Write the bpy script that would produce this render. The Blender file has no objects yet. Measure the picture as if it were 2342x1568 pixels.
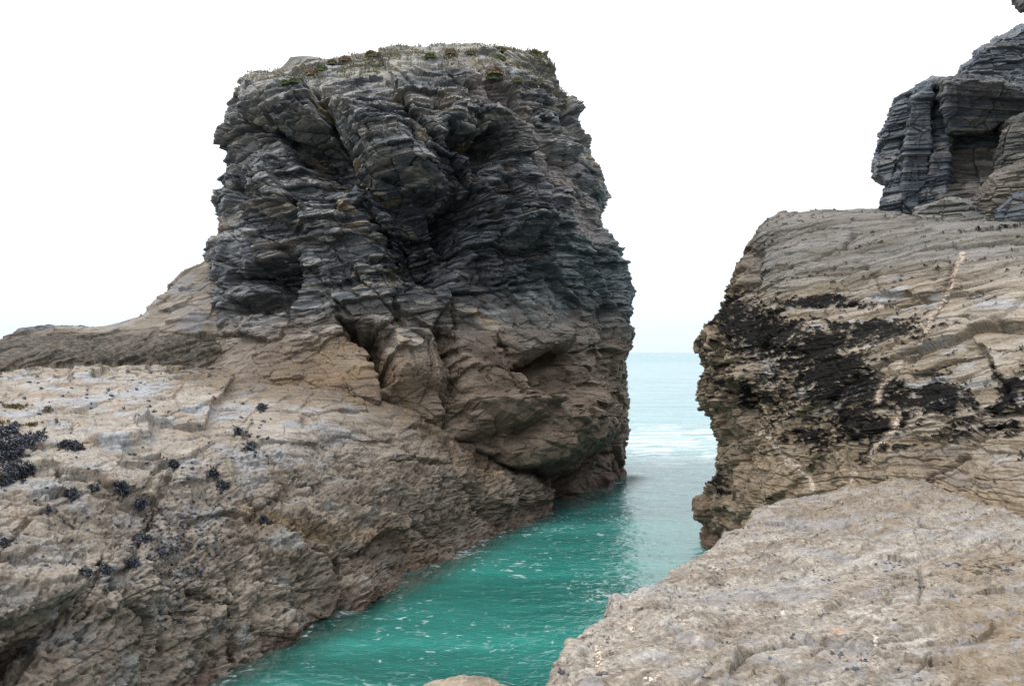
import bpy, math, random
import numpy as np
from mathutils import Vector, Matrix

# ------------------------------------------------------------------ settings
ALB = np.array([0.70, 0.675, 0.64])   # overall rock reflectance
RES = 1.0            # mesh density factor
F = 1786.0           # focal length in photo units (photo 2342 wide)
HZ = 802.0           # horizon row
CAMZ = 5.0
random.seed(4)
rng = np.random.RandomState(7)

scene = bpy.context.scene
col = scene.collection

# ------------------------------------------------------------------ camera
cam_d = bpy.data.cameras.new('camera')
cam = bpy.data.objects.new('camera', cam_d)
col.objects.link(cam)
cam.location = (0, 0, CAMZ)
cam.rotation_euler = (math.radians(90), 0, 0)
cam_d.sensor_width = 36.0
cam_d.lens = 36.0 * F / 2342.0
cam_d.shift_y = (HZ - 783.5) / 2342.0
cam_d.clip_start = 0.05
cam_d.clip_end = 20000
scene.camera = cam

# ------------------------------------------------------------------ light
SUN_EL, SUN_AZ = 58.0, 275.0     # azimuth clockwise from +Y
world = bpy.data.worlds.new('World')
scene.world = world
world.use_nodes = True
nt = world.node_tree
nt.nodes.clear()
wo = nt.nodes.new('ShaderNodeOutputWorld')
bg = nt.nodes.new('ShaderNodeBackground')
sky = nt.nodes.new('ShaderNodeTexSky')
sky.sky_type = 'NISHITA'
sky.sun_disc = False
sky.sun_elevation = math.radians(SUN_EL)
sky.sun_rotation = math.radians(SUN_AZ)
sky.dust_density = 4.0
sky.air_density = 1.0
mixw = nt.nodes.new('ShaderNodeMix'); mixw.data_type = 'RGBA'
tcw = nt.nodes.new('ShaderNodeTexCoord')
sepw = nt.nodes.new('ShaderNodeSeparateXYZ')
rampw = nt.nodes.new('ShaderNodeValToRGB')      # overcast cloud sheet, thinner near the horizon
nt.links.new(tcw.outputs['Generated'], sepw.inputs[0])
nt.links.new(sepw.outputs['Z'], rampw.inputs[0])
cr = rampw.color_ramp
cr.elements[0].position = 0.0; cr.elements[0].color = (7.2, 8.4, 9.0, 1)
cr.elements[1].position = 1.0; cr.elements[1].color = (22, 22.2, 22.6, 1)
e = cr.elements.new(0.05); e.color = (8.0, 8.8, 9.2, 1)
e = cr.elements.new(0.2); e.color = (9.2, 9.5, 10.0, 1)
e = cr.elements.new(0.5); e.color = (14.3, 14.5, 15.0, 1)
mixw.inputs['Factor'].default_value = 0.9
nt.links.new(sky.outputs[0], mixw.inputs[6])
nt.links.new(rampw.outputs[0], mixw.inputs[7])
nt.links.new(mixw.outputs[2], bg.inputs['Color'])
bg.inputs['Strength'].default_value = 0.135
nt.links.new(bg.outputs[0], wo.inputs[0])

sd = bpy.data.lights.new('sun', 'SUN')
so = bpy.data.objects.new('sun', sd)
col.objects.link(so)
sd.energy = 1.6
sd.angle = math.radians(18)
sd.color = (1.0, 0.97, 0.93)
_e, _a = math.radians(SUN_EL), math.radians(SUN_AZ)
sdir = Vector((math.sin(_a) * math.cos(_e), math.cos(_a) * math.cos(_e), math.sin(_e)))
so.rotation_euler = sdir.to_track_quat('Z', 'Y').to_euler()

scene.view_settings.view_transform = 'Standard'
scene.view_settings.look = 'None'
scene.view_settings.exposure = 0.0
scene.view_settings.gamma = 1.0
scene.cycles.max_bounces = 6
scene.cycles.diffuse_bounces = 4
scene.cycles.glossy_bounces = 3
scene.cycles.transparent_max_bounces = 6

# ------------------------------------------------------------------ numeric helpers
_perm = rng.permutation(256).astype(np.int32)
PERM = np.concatenate([_perm, _perm])
_g = rng.normal(size=(256, 3)); _g /= np.linalg.norm(_g, axis=1)[:, None]
GRAD = _g.astype(np.float32)


def perlin(P, s=1.0, seed=0):
    """gradient noise, about -0.7..0.7; s scalar or 3 scales"""
    Q = (P * np.asarray(s, dtype=np.float32) + np.float32(seed * 17.31)).astype(np.float32)
    I = np.floor(Q).astype(np.int32)
    f = Q - I
    I &= 255
    u = f * f * f * (f * (f * 6 - 15) + 10)
    out = 0
    x0, y0, z0 = I[:, 0], I[:, 1], I[:, 2]
    for dx in (0, 1):
        px = PERM[(x0 + dx) & 255]
        wx = u[:, 0] if dx else 1 - u[:, 0]
        for dy in (0, 1):
            py = PERM[(px + y0 + dy) & 255]
            wy = u[:, 1] if dy else 1 - u[:, 1]
            for dz in (0, 1):
                g = GRAD[PERM[(py + z0 + dz) & 255]]
                wz = u[:, 2] if dz else 1 - u[:, 2]
                d = g[:, 0] * (f[:, 0] - dx) + g[:, 1] * (f[:, 1] - dy) + g[:, 2] * (f[:, 2] - dz)
                out = out + wx * wy * wz * d
    return out.astype(np.float32)


def fbm(P, s, oct=3, seed=0, gain=0.5):
    o = 0; a = 1.0
    s = np.asarray(s, dtype=np.float32)
    for k in range(oct):
        o = o + a * perlin(P, s, seed + k * 3)
        a *= gain; s = s * 2.03
    return o


def ridge(P, s, oct=2, seed=0):
    o = 0; a = 1.0
    s = np.asarray(s, dtype=np.float32)
    for k in range(oct):
        o = o + a * (1 - np.abs(perlin(P, s, seed + k * 3)) * 2.5)
        a *= 0.5; s = s * 2.1
    return o


def hrand(*ints, seed=0):
    h = np.full(ints[0].shape, (seed * 2654435761 + 12345) & 0xffffffff, dtype=np.uint64)
    for i in ints:
        h = (h ^ (i.astype(np.int64) & 0xffffff).astype(np.uint64)) * np.uint64(0x9E3779B97F4A7C15)
        h ^= (h >> np.uint64(29))
    h *= np.uint64(0xBF58476D1CE4E5B9)
    h ^= (h >> np.uint64(32))
    return ((h & np.uint64(0xffffff)).astype(np.float32)) / np.float32(0xffffff)


def sstep(a, b, x):
    t = np.clip((x - a) / (b - a), 0, 1)
    return t * t * (3 - 2 * t)


def lerp(a, b, t):
    return a + (b - a) * t


def W(px, py, d):
    return ((px - 1171.0) / F * d, d, CAMZ + (HZ - py) / F * d)


def toD(P):
    y = np.maximum(P[:, 1], 0.3)
    return 1171.0 + F * P[:, 0] / y, HZ - F * (P[:, 2] - CAMZ) / y


def catmull(net, us, axis, closed):
    """interpolate a control net (R,C,3) along an axis at parameters us"""
    n = net.shape[axis]
    i = np.floor(us).astype(int)
    if not closed:
        i = np.clip(i, 0, n - 2)
    t = (us - i)
    def pick(k):
        if closed:
            return np.take(net, k % n, axis=axis)
        return np.take(net, np.clip(k, 0, n - 1), axis=axis)
    p0, p1, p2, p3 = pick(i - 1), pick(i), pick(i + 1), pick(i + 2)
    if not closed:      # linear ends
        pass
    sh = [1, 1, 1]; sh[axis] = -1
    t = t.reshape(sh)
    return 0.5 * ((2 * p1) + (-p0 + p2) * t + (2 * p0 - 5 * p1 + 4 * p2 - p3) * t * t + (-p0 + 3 * p1 - 3 * p2 + p3) * t ** 3)


def spans(counts):
    """parameter list with counts[k] samples in span k"""
    o = []
    for k, c in enumerate(counts):
        c = max(2, int(c * RES))
        o.append(k + np.arange(c) / c)
    o.append(np.array([float(len(counts))]))
    return np.concatenate(o)


class Surf:
    def __init__(s, net, ucounts, vcounts, closed=False):
        net = np.array(net, dtype=np.float64)
        us = spans(ucounts)
        if closed:
            us = us[:-1]
        vs = spans(vcounts)
        G = catmull(net, vs, 0, False)
        G = catmull(G, us, 1, closed)
        s.shape = G.shape[:2]; s.closed = closed
        s.P = G.reshape(-1, 3)
        s.N = s.normals(s.P)
        s.base = s.P.copy()

    def normals(s, P):
        G = P.reshape(s.shape + (3,))
        du = np.gradient(G, axis=1)
        if s.closed:
            du[:, 0] = (G[:, 1] - G[:, -1]) / 2; du[:, -1] = (G[:, 0] - G[:, -2]) / 2
        dv = np.gradient(G, axis=0)
        n = np.cross(dv, du)
        n /= np.linalg.norm(n, axis=2)[..., None] + 1e-12
        return n.reshape(-1, 3)

    def faces(s):
        R, C = s.shape
        idx = np.arange(R * C).reshape(R, C)
        if s.closed:
            nx = np.roll(idx, -1, axis=1)
            a, b, c, d = idx[:-1], nx[:-1], nx[1:], idx[1:]
        else:
            a, b, c, d = idx[:-1, :-1], idx[:-1, 1:], idx[1:, 1:], idx[1:, :-1]
        return np.stack([a, d, c, b], -1).reshape(-1, 4)


def blur(A, r, axis):
    if r < 1: return A
    pad = [(0, 0)] * A.ndim; pad[axis] = (r + 1, r)
    B = np.cumsum(np.pad(A, pad, mode='edge'), axis=axis)
    n = A.shape[axis]
    hi_ = np.take(B, np.arange(2 * r + 1, 2 * r + 1 + n), axis=axis); lo_ = np.take(B, np.arange(0, n), axis=axis)
    return (hi_ - lo_) / (2 * r + 1)


def restage(S, N, d1, flip, carry=(), r=22, keep=0.45):
    """apply the large relief, spread the grid evenly over the new walls, give new positions and normals"""
    R_, C_ = S.shape
    P0 = S.P.reshape(R_, C_, 3)
    P1 = (S.P + N * d1[:, None]).reshape(R_, C_, 3)
    arrs = [P1, N.reshape(R_, C_, 3)] + [c.reshape(R_, C_, 1) for c in carry]
    A = np.concatenate(arrs, axis=2)
    A = np.concatenate([A, P0], axis=2)
    for axis in (0, 1):
        if axis == 1 and S.closed:
            A = np.concatenate([A, A[:, :1]], axis=1)
        p1 = A[..., :3]; p0 = A[..., -3:]
        l1 = np.linalg.norm(np.diff(p1, axis=axis), axis=2); l0 = np.linalg.norm(np.diff(p0, axis=axis), axis=2) + 1e-4
        q = np.clip(l1 / l0, 0.6, 6.0)
        q = blur(blur(q, r, 1 - axis), 4, axis)
        q = blur(q, r // 2, 1 - axis)
        cum = np.concatenate([np.zeros_like(np.take(q, [0], axis=axis)), np.cumsum(q, axis=axis)], axis=axis)
        n = A.shape[axis]
        T = np.empty(cum.shape)
        if axis == 0:
            for j in range(cum.shape[1]):
                T[:, j] = np.interp(np.linspace(0, cum[-1, j], n), cum[:, j], np.arange(n))
        else:
            for j in range(cum.shape[0]):
                T[j] = np.interp(np.linspace(0, cum[j, -1], n), cum[j], np.arange(n))
        i0 = np.clip(np.floor(T).astype(int), 0, n - 2); f = (T - i0)[..., None]
        if axis == 0:
            jj = np.arange(cum.shape[1])[None, :]
            A = A[i0, jj] * (1 - f) + A[i0 + 1, jj] * f
        else:
            jj = np.arange(cum.shape[0])[:, None]
            A = A[jj, i0] * (1 - f) + A[jj, i0 + 1] * f
            if S.closed: A = A[:, :-1]
    Pn = A[..., :3].reshape(-1, 3)
    Nb_ = S.normals(Pn) * (-1 if flip else 1)
    G = Nb_.reshape(R_, C_, 3); G = blur(blur(G, 2, 0), 2, 1).reshape(-1, 3)
    No = A[..., 3:6].reshape(-1, 3)
    Nn = keep * No + (1 - keep) * G
    Nn /= np.linalg.norm(Nn, axis=1)[:, None] + 1e-9
    S.P = Pn
    return Pn.astype(np.float32), Nn, [A[..., 6 + k].reshape(-1).astype(np.float32) for k in range(len(carry))]


def link(name, me, mat=None, parent=None):
    o = bpy.data.objects.new(name, me)
    col.objects.link(o)
    if mat: me.materials.append(mat)
    if parent: o.parent = parent
    return o


def np_mesh(name, V, Fq, colr=None, bed=None, smooth=False, extra=None):
    me = bpy.data.meshes.new(name)
    V = np.ascontiguousarray(V, dtype=np.float32)
    n, m, k = len(V), len(Fq), Fq.shape[1]
    me.vertices.add(n); me.vertices.foreach_set('co', V.ravel())
    me.loops.add(m * k); me.loops.foreach_set('vertex_index', np.ascontiguousarray(Fq, dtype=np.int32).ravel())
    me.polygons.add(m)
    me.polygons.foreach_set('loop_start', np.arange(0, m * k, k, dtype=np.int32))
    me.polygons.foreach_set('loop_total', np.full(m, k, dtype=np.int32))
    me.polygons.foreach_set('use_smooth', np.full(m, bool(smooth)))
    if colr is not None:
        colr = colr * ALB
        a = me.attributes.new('Col', 'FLOAT_COLOR', 'POINT')
        c = np.ones((n, 4), dtype=np.float32); c[:, :3] = np.clip(colr, 0, 1)
        a.data.foreach_set('color', c.ravel())
    if bed is not None:
        a = me.attributes.new('bed', 'FLOAT_VECTOR', 'POINT')
        a.data.foreach_set('vector', np.ascontiguousarray(bed, dtype=np.float32).ravel())
    if extra:
        for nm, arr in extra.items():
            a = me.attributes.new(nm, 'FLOAT', 'POINT')
            a.data.foreach_set('value', np.ascontiguousarray(arr, dtype=np.float32).ravel())
    me.update(calc_edges=True)
    me.validate()
    return me


def empty(name, loc, label, cat, group=None):
    o = bpy.data.objects.new(name, None)
    o.location = loc
    col.objects.link(o)
    o['label'] = label; o['category'] = cat
    if group: o['group'] = group
    return o


def tag(o, label=None, cat=None, group=None, kind=None):
    if label: o['label'] = label
    if cat: o['category'] = cat
    if group: o['group'] = group
    if kind: o['kind'] = kind
    return o


def polysdf(x, y, poly):
    """signed distance to polygon (negative inside)"""
    pts = np.array(poly, dtype=np.float32)
    n = len(pts)
    d = np.full(x.shape, 1e9, dtype=np.float32)
    ins = np.zeros(x.shape, dtype=bool)
    for i in range(n):
        ax, ay = pts[i]; bx, by = pts[(i + 1) % n]
        ex, ey = bx - ax, by - ay
        wx, wy = x - ax, y - ay
        t = np.clip((wx * ex + wy * ey) / (ex * ex + ey * ey + 1e-9), 0, 1)
        d = np.minimum(d, (wx - ex * t) ** 2 + (wy - ey * t) ** 2)
        c = ((ay > y) != (by > y)) & (x < (bx - ax) * (y - ay) / ((by - ay) if abs(by - ay) > 1e-6 else 1e-6) + ax)
        ins ^= c
    d = np.sqrt(d)
    return np.where(ins, -d, d)


def linedist(x, y, line):
    """distance to polyline, side (+ right of travel)"""
    pts = np.array(line, dtype=np.float32)
    d = np.full(x.shape, 1e9, dtype=np.float32); side = np.zeros(x.shape, dtype=np.float32)
    for i in range(len(pts) - 1):
        ax, ay = pts[i]; bx, by = pts[i + 1]
        ex, ey = bx - ax, by - ay
        wx, wy = x - ax, y - ay
        t = np.clip((wx * ex + wy * ey) / (ex * ex + ey * ey + 1e-9), 0, 1)
        q = np.sqrt((wx - ex * t) ** 2 + (wy - ey * t) ** 2)
        m = q < d
        d = np.where(m, q, d)
        side = np.where(m, np.sign(ex * wy - ey * wx), side)
    return d, side


class Feat:
    """relief features placed on a surface by where they sit on the face"""
    def __init__(s, P, jx, jy, front):
        px, py = toD(P)
        s.px = (px + jx).astype(np.float32); s.py = (py + jy).astype(np.float32)
        s.front = front
        s.d = np.zeros(len(P), dtype=np.float32)

    def sel(s, pts, pad):
        p = np.array(pts)
        return np.nonzero(s.front & (s.px > p[:, 0].min() - pad) & (s.px < p[:, 0].max() + pad) & (s.py > p[:, 1].min() - pad) & (s.py < p[:, 1].max() + pad))[0]

    def poly(s, amp, pts, e=5, e_in=None):
        """block pushed out (+) or in (-); e_in: ramps over that inner distance"""
        i = s.sel(pts, e + 2)
        sd_ = polysdf(s.px[i], s.py[i], pts)
        if e_in:
            m = sstep(e, -e_in, sd_)
        else:
            m = sstep(e, -e, sd_)
        s.d[i] += amp * m
        return i, m

    def groove(s, amp, pts, w=5):
        i = s.sel(pts, w * 3)
        d, sd_ = linedist(s.px[i], s.py[i], pts)
        m = np.exp(-(d / w) ** 2)
        s.d[i] += amp * m
        return i, m

    def wedge(s, amp, pts, w=60, side=1):
        """fault step: sharp edge at the line, fading out over w on one side"""
        i = s.sel(pts, w)
        d, sd_ = linedist(s.px[i], s.py[i], pts)
        m = np.where(sd_ * side > 0, np.clip(1 - d / w, 0, 1) ** 1.3, 0) * sstep(-2, 3, d)
        s.d[i] += amp * m

    def blob(s, amp, cx, cy, rx, ry, ang=0):
        c, n = math.cos(math.radians(ang)), math.sin(math.radians(ang))
        R = max(rx, ry) * 2.2
        i = np.nonzero(s.front & (abs(s.px - cx) < R) & (abs(s.py - cy) < R))[0]
        x, y = s.px[i] - cx, s.py[i] - cy
        u, v = (x * c + y * n) / rx, (-x * n + y * c) / ry
        s.d[i] += amp * np.exp(-(u * u + v * v))


def bedding(P, nb, strike, warp=(0.45, 0.12, 0.03)):
    """coordinates (along strike, across, up through the beds), gently folded"""
    nb = np.array(nb, float); nb /= np.linalg.norm(nb)
    st = np.array(strike, float); st -= nb * st.dot(nb); st /= np.linalg.norm(st)
    ac = np.cross(nb, st)
    P = P.astype(np.float32)
    w = P @ nb.astype(np.float32) + warp[0] * 1.6 * perlin(P, (0.13, 0.13, 0.2), 1) + warp[1] * 1.6 * perlin(P, (0.45, 0.45, 0.8), 2) + warp[2] * 1.6 * perlin(P, (1.6, 1.6, 3.0), 3)
    a = P @ st.astype(np.float32) + 0.18 * perlin(P, (0.6, 0.6, 1.2), 4) + 0.02 * perlin(P, (3, 3, 6), 5)
    b = P @ ac.astype(np.float32) + 0.18 * perlin(P, (0.6, 0.6, 1.2), 6) + 0.02 * perlin(P, (3, 3, 6), 7)
    return a, b, w


def beds(a, b, w, th, ln, seed, saw=0.5, lean=0.6):
    """stepped blocks of a bedded rock; returns offset about -0.5..0.5"""
    wi = w / th
    wi = wi + 0.28 * np.sin(wi * 2.1 + seed) + 0.15 * np.sin(wi * 5.3 + seed * 2)
    k = np.floor(wi); f = wi - k
    o1 = hrand(k, seed=seed) * 9
    ai = (a + lean * w) / (ln * (0.6 + 0.9 * hrand(k, seed=seed + 1))) + o1
    bi = (b + lean * w) / (ln * (0.6 + 0.9 * hrand(k, seed=seed + 2))) + o1
    m, n = np.floor(ai), np.floor(bi)
    h = hrand(k, m, n, seed=seed + 3) - 0.5
    h2 = hrand(k, seed=seed + 5) - 0.5
    crack = np.maximum(sstep(0.06, 0.0, np.abs(ai - np.round(ai)) * ln / 0.35 * 0.35), sstep(0.06, 0.0, np.abs(bi - np.round(bi))))
    return 0.62 * h + 0.38 * h2 + saw * (0.5 - f) - 0.25 * sstep(0.12, 0.0, f) , k


def facets(Q, seed, jit=0.7):
    """angular joint blocks: per-block random height and tilted plane, distance to the joint"""
    Q = Q.astype(np.float32) - 0.5
    I = np.floor(Q).astype(np.int32)
    n = len(Q)
    f1 = np.full(n, 9.0, np.float32); f2 = np.full(n, 9.0, np.float32)
    hh = np.zeros(n, np.float32); tl = np.zeros(n, np.float32)
    for dx in (0, 1):
        for dy in (0, 1):
            for dz in (0, 1):
                J = I + np.array([dx, dy, dz], np.int32)
                k = PERM[(PERM[(PERM[(J[:, 0] + seed * 7) & 255] + J[:, 1]) & 255] + J[:, 2]) & 255]
                k2 = PERM[(k + 91) & 255]
                cpt = J + 0.5 + (GRAD[k] * 0.5 * jit)
                v = Q + 0.5 - cpt - 0.0
                d = (v * v).sum(1)
                t = (v * GRAD[k2]).sum(1)
                m = d < f1
                f2 = np.where(m, f1, np.minimum(f2, d))
                f1 = np.where(m, d, f1)
                hh = np.where(m, k2 / 255.0 - 0.5, hh).astype(np.float32)
                tl = np.where(m, t, tl).astype(np.float32)
    e = np.sqrt(f2) - np.sqrt(f1)
    return hh, tl, e


# ------------------------------------------------------------------ materials
def nnode(nt, t, **kw):
    n = nt.nodes.new(t)
    for k, v in kw.items():
        setattr(n, k, v)
    return n


def rock_mat(name, bump=0.5, bdist=0.03, lam=(1.2, 1.2, 14), speck=40.0, speck_amt=0.35, rough=0.85, pits=0.0, spec=0.3):
    m = bpy.data.materials.new(name)
    m.use_nodes = True
    nt = m.node_tree; L = nt.links.new
    bs = nt.nodes['Principled BSDF']
    at = nnode(nt, 'ShaderNodeAttribute', attribute_name='Col')
    bd = nnode(nt, 'ShaderNodeAttribute', attribute_name='bed')
    tc = nnode(nt, 'ShaderNodeTexCoord')
    # streaks along the bedding
    mp = nnode(nt, 'ShaderNodeMapping'); mp.inputs['Scale'].default_value = lam
    L(bd.outputs['Vector'], mp.inputs[0])
    n1 = nnode(nt, 'ShaderNodeTexNoise'); n1.inputs['Scale'].default_value = 1.0; n1.inputs['Detail'].default_value = 6; n1.inputs['Roughness'].default_value = 0.65
    L(mp.outputs[0], n1.inputs['Vector'])
    n2 = nnode(nt, 'ShaderNodeTexNoise'); n2.inputs['Scale'].default_value = speck; n2.inputs['Detail'].default_value = 4; n2.inputs['Roughness'].default_value = 0.7
    L(tc.outputs['Object'], n2.inputs['Vector'])
    add = nnode(nt, 'ShaderNodeMath', operation='ADD'); L(n1.outputs['Fac'], add.inputs[0]); L(n2.outputs['Fac'], add.inputs[1])
    mr = nnode(nt, 'ShaderNodeMapRange')
    mr.inputs['From Min'].default_value = 0.65; mr.inputs['From Max'].default_value = 1.35
    mr.inputs['To Min'].default_value = 1 - speck_amt; mr.inputs['To Max'].default_value = 1 + speck_amt
    L(add.outputs[0], mr.inputs['Value'])
    mx = nnode(nt, 'ShaderNodeVectorMath', operation='MULTIPLY')
    L(at.outputs['Color'], mx.inputs[0]); L(mr.outputs[0], mx.inputs[1])
    L(mx.outputs[0], bs.inputs['Base Color'])
    h = add
    if pits > 0:
        vo = nnode(nt, 'ShaderNodeTexVoronoi'); vo.inputs['Scale'].default_value = pits
        L(tc.outputs['Object'], vo.inputs['Vector'])
        mm = nnode(nt, 'ShaderNodeMapRange'); mm.inputs['From Max'].default_value = 0.35; mm.inputs['To Max'].default_value = 0.7
        L(vo.outputs['Distance'], mm.inputs['Value'])
        h = nnode(nt, 'ShaderNodeMath', operation='ADD'); L(add.outputs[0], h.inputs[0]); L(mm.outputs[0], h.inputs[1])
    bp = nnode(nt, 'ShaderNodeBump'); bp.inputs['Strength'].default_value = bump; bp.inputs['Distance'].default_value = bdist
    L(h.outputs[0], bp.inputs['Height']); L(bp.outputs[0], bs.inputs['Normal'])
    bs.inputs['Roughness'].default_value = rough
    bs.inputs['Specular IOR Level'].default_value = spec
    return m


def C(*v):
    return np.array(v, dtype=np.float32)


def mixc(base, c, m):
    return base + (c - base) * m[:, None]

# ------------------------------------------------------------------ SEA STACK
def Wn(rows):
    return [[W(*p) for p in r] for r in rows]

DARK = C(0.048, 0.058, 0.070); DARK2 = C(0.135, 0.145, 0.152); BROWN = C(0.155, 0.125, 0.098)
TAN = C(0.30, 0.235, 0.165); PALE = C(0.36, 0.325, 0.285); BLUEG = C(0.30, 0.32, 0.345); BLACK = C(0.018, 0.018, 0.020)
OCHRE = C(0.26, 0.18, 0.095); GREEN = C(0.10, 0.12, 0.075); PINK = C(0.36, 0.27, 0.235); MAROON = C(0.085, 0.045, 0.04)

vis = Wn([
    [(600,160,31),(650,150,31),(740,138,31),(850,125,31.2),(960,104,31.5),(1070,98,32),(1160,110,32.5),(1210,125,33)],
    [(545,192,29.5),(610,168,28.5),(700,145,28),(830,127,28),(960,105,28.6),(1080,97,29.2),(1180,110,30),(1250,139,31.6)],
    [(509,275,28.8),(575,250,26.4),(680,230,25.8),(810,205,25.5),(950,185,25.6),(1080,175,26.4),(1200,190,28.2),(1302,240,31.6)],
    [(507,370,28.5),(575,360,26),(680,350,25.2),(810,340,24.7),(950,330,24.8),(1090,330,25.8),(1240,330,28),(1378,385,32)],
    [(498,475,28.2),(560,470,25.9),(670,460,25),(810,460,24.6),(950,460,24.8),(1100,460,25.8),(1260,460,28.1),(1392,500,32)],
    [(474,570,28),(545,570,25.6),(660,570,24.9),(800,570,24.5),(950,570,24.7),(1110,570,25.6),(1280,570,28),(1420,600,32)],
    [(468,680,28),(540,680,25.4),(650,680,24.6),(800,680,24.1),(960,680,24.5),(1120,690,25.3),(1300,690,28),(1434,700,32)],
    [(440,770,27),(530,770,24.7),(640,770,23.7),(790,770,23.6),(960,790,24),(1130,800,25),(1310,810,27.8),(1440,850,32)],
    [(400,860,26),(500,860,23.1),(630,870,22.2),(790,880,22.2),(960,900,23.0),(1130,920,24.3),(1310,930,27.6),(1440,950,31.9)],
    [(380,950,26),(480,950,23.0),(620,960,21.6),(790,980,21.4),(970,1010,22.2),(1150,1030,23.9),(1320,1030,27.3),(1430,1040,31.6)],
    [(370,1020,26),(470,1030,23.5),(620,1050,23),(790,1080,21.4),(970,1130,22.6),(1170,1150,25),(1310,1148,26.3),(1436,1092,31.0)],
])
net = []
for r in vis:
    r = [list(p) for p in r]
    z = sum(p[2] for p in r) / len(r)
    xr, xl = r[-1][0], r[0][0]
    zr, zl = r[-1][2], r[0][2]
    r += [[xr - 0.6, r[-1][1] + 3.5, zr], [lerp(xr, xl, 0.35), r[-1][1] + 6.5, lerp(zr, zl, .35)], [lerp(xr, xl, 0.7), r[-1][1] + 5.5, lerp(zr, zl, .7)], [xl + 0.2, r[0][1] + 3.8, zl]]
    net.append(r)
net = np.array(net)
mid = net[0].mean(axis=0)
ap = net[0] * 0.0 + mid + np.array([0, 0, 0.25])
ap = ap + (net[0] - mid) * 0.02
net = np.concatenate([ap[None], net, (net[-1] - np.array([0, 0, 1.6]))[None], (net[-1] - np.array([0, 0, 3.2]))[None]])
net[-2:, :, 2] = np.minimum(net[-2:, :, 2], np.array([-0.8, -2.0])[:, None])
S = Surf(net, [55, 85, 110, 115, 110, 115, 110, 24, 20, 20, 20, 24], [14, 40, 95, 95, 90, 75, 85, 75, 80, 80, 80, 16, 3], closed=True)
P = S.P.astype(np.float32); N = S.N
cen = P.mean(axis=0)
if ((N * (P - cen)).sum(1)).mean() < 0: N = -N; FLIP = True
else: FLIP = False
front = ((N[:, 1] < 0.55) & (P[:, 1] < 35))
a, b, w = bedding(P, (-0.13, 0.06, 1), (1, 0.15, 0), warp=(0.40, 0.03, 0.012))
bw_ = np.stack([a + 0.5 * w, b, w], 1)
F1h, F1t, F1e = facets(bw_ * np.array([0.42, 0.42, 0.5], np.float32), 1)
F2h, F2t, F2e = facets(bw_ * np.array([0.95, 0.95, 1.5], np.float32), 2)
F3h, F3t, F3e = facets(bw_ * np.array([2.3, 2.3, 5.0], np.float32), 3)
w = w + 0.5 * F1h + 0.35 * F1t * 0.8 + 0.10 * F2h + 0.06 * F2t
kk = np.floor(w / 0.22)
jx = 12 * (hrand(kk, seed=3) - 0.5) + 8 * perlin(P, 1.2, 31) + 5 * perlin(P, 5, 33)
jy = 9 * perlin(P, (0.9, 0.9, 0.9), 32) + 4 * perlin(P, (4, 4, 4), 34)
ft = Feat(P, jx, jy, front)
fa = [(715,180),(745,260),(790,330),(806,400),(850,490),(905,570),(930,640)]
fb = [(905,195),(930,250),(960,300),(1000,340),(1060,410),(1130,490)]
# upper left shelf and the recesses below it
ft.poly(0.7, [(570,215),(720,200),(735,250),(740,290),(640,280),(590,290),(570,270)], 6)
ft.poly(-1.5, [(620,292),(735,286),(790,330),(808,400),(798,440),(740,425),(690,405),(650,345)], 6, 28)
ft.poly(-1.1, [(715,225),(745,228),(770,290),(790,330),(760,330),(735,280)], 5)
ft.poly(-0.5, [(540,262),(612,258),(625,290),(560,300)], 5)
ft.poly(1.3, [(745,215),(930,250),(1000,340),(1035,400),(1015,432),(850,432),(806,400),(790,330)], 5, 70)
ft.poly(0.5, [(700,465),(860,470),(900,560),(860,640),(700,640),(640,560)], 5, 50)
ft.poly(-1.2, [(845,436),(1015,432),(1060,405),(1130,490),(1060,600),(1000,690),(910,650),(870,540)], 6, 60)
ft.poly(-0.6, [(845,436),(1015,434),(1030,470),(960,500),(880,490)], 4, 26)
ft.groove(-0.5, fb, 5)
ft.wedge(0.7, fb, 120, -1)
ft.groove(-0.35, fa, 6)
# dark cave under the slanting beds
ft.poly(-2.3, [(1000,325),(1030,298),(1080,305),(1135,285),(1170,325),(1165,365),(1110,392),(1060,388),(1015,355)], 6, 26)
ft.poly(0.8, [(1000,220),(1140,235),(1240,310),(1180,330),(1135,288),(1030,300),(990,300)], 7, 40)
ft.poly(-2.1, [(1015,470),(1100,430),(1115,500),(1068,515),(1062,572),(1018,570)], 5, 22)
ft.poly(-0.8, [(930,500),(1015,470),(1020,590),(1000,650),(910,640),(905,570)], 10, 40)
ft.poly(-0.6, [(1100,420),(1180,400),(1190,470),(1140,490)], 6, 20)
ft.poly(0.35, [(1060,520),(1135,520),(1135,580),(1070,595)], 5)
ft.poly(0.8, [(1135,510),(1190,495),(1262,498),(1250,530),(1200,545),(1140,550)], 4, 14)
ft.poly(-0.6, [(1150,556),(1250,535),(1262,575),(1200,610),(1160,590)], 6, 25)
# scree gully
gl = [(1065,140),(1110,190),(1180,270),(1245,345),(1310,430),(1380,530)]
ig, mg = ft.groove(-0.42, gl, 26)
gully = np.zeros(len(P), dtype=np.float32); gully[ig] = mg
ft.wedge(0.6, [(1055,140),(1100,185),(1165,262),(1225,335),(1290,420)], 70, 1)
ft.poly(0.4, [(1270,380),(1330,395),(1340,440),(1290,425)], 5)
ft.poly(0.35, [(1250,290),(1310,300),(1325,345),(1275,340)], 5)
ft.poly(0.3, [(1285,210),(1335,225),(1330,262),(1290,258)], 5)
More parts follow.
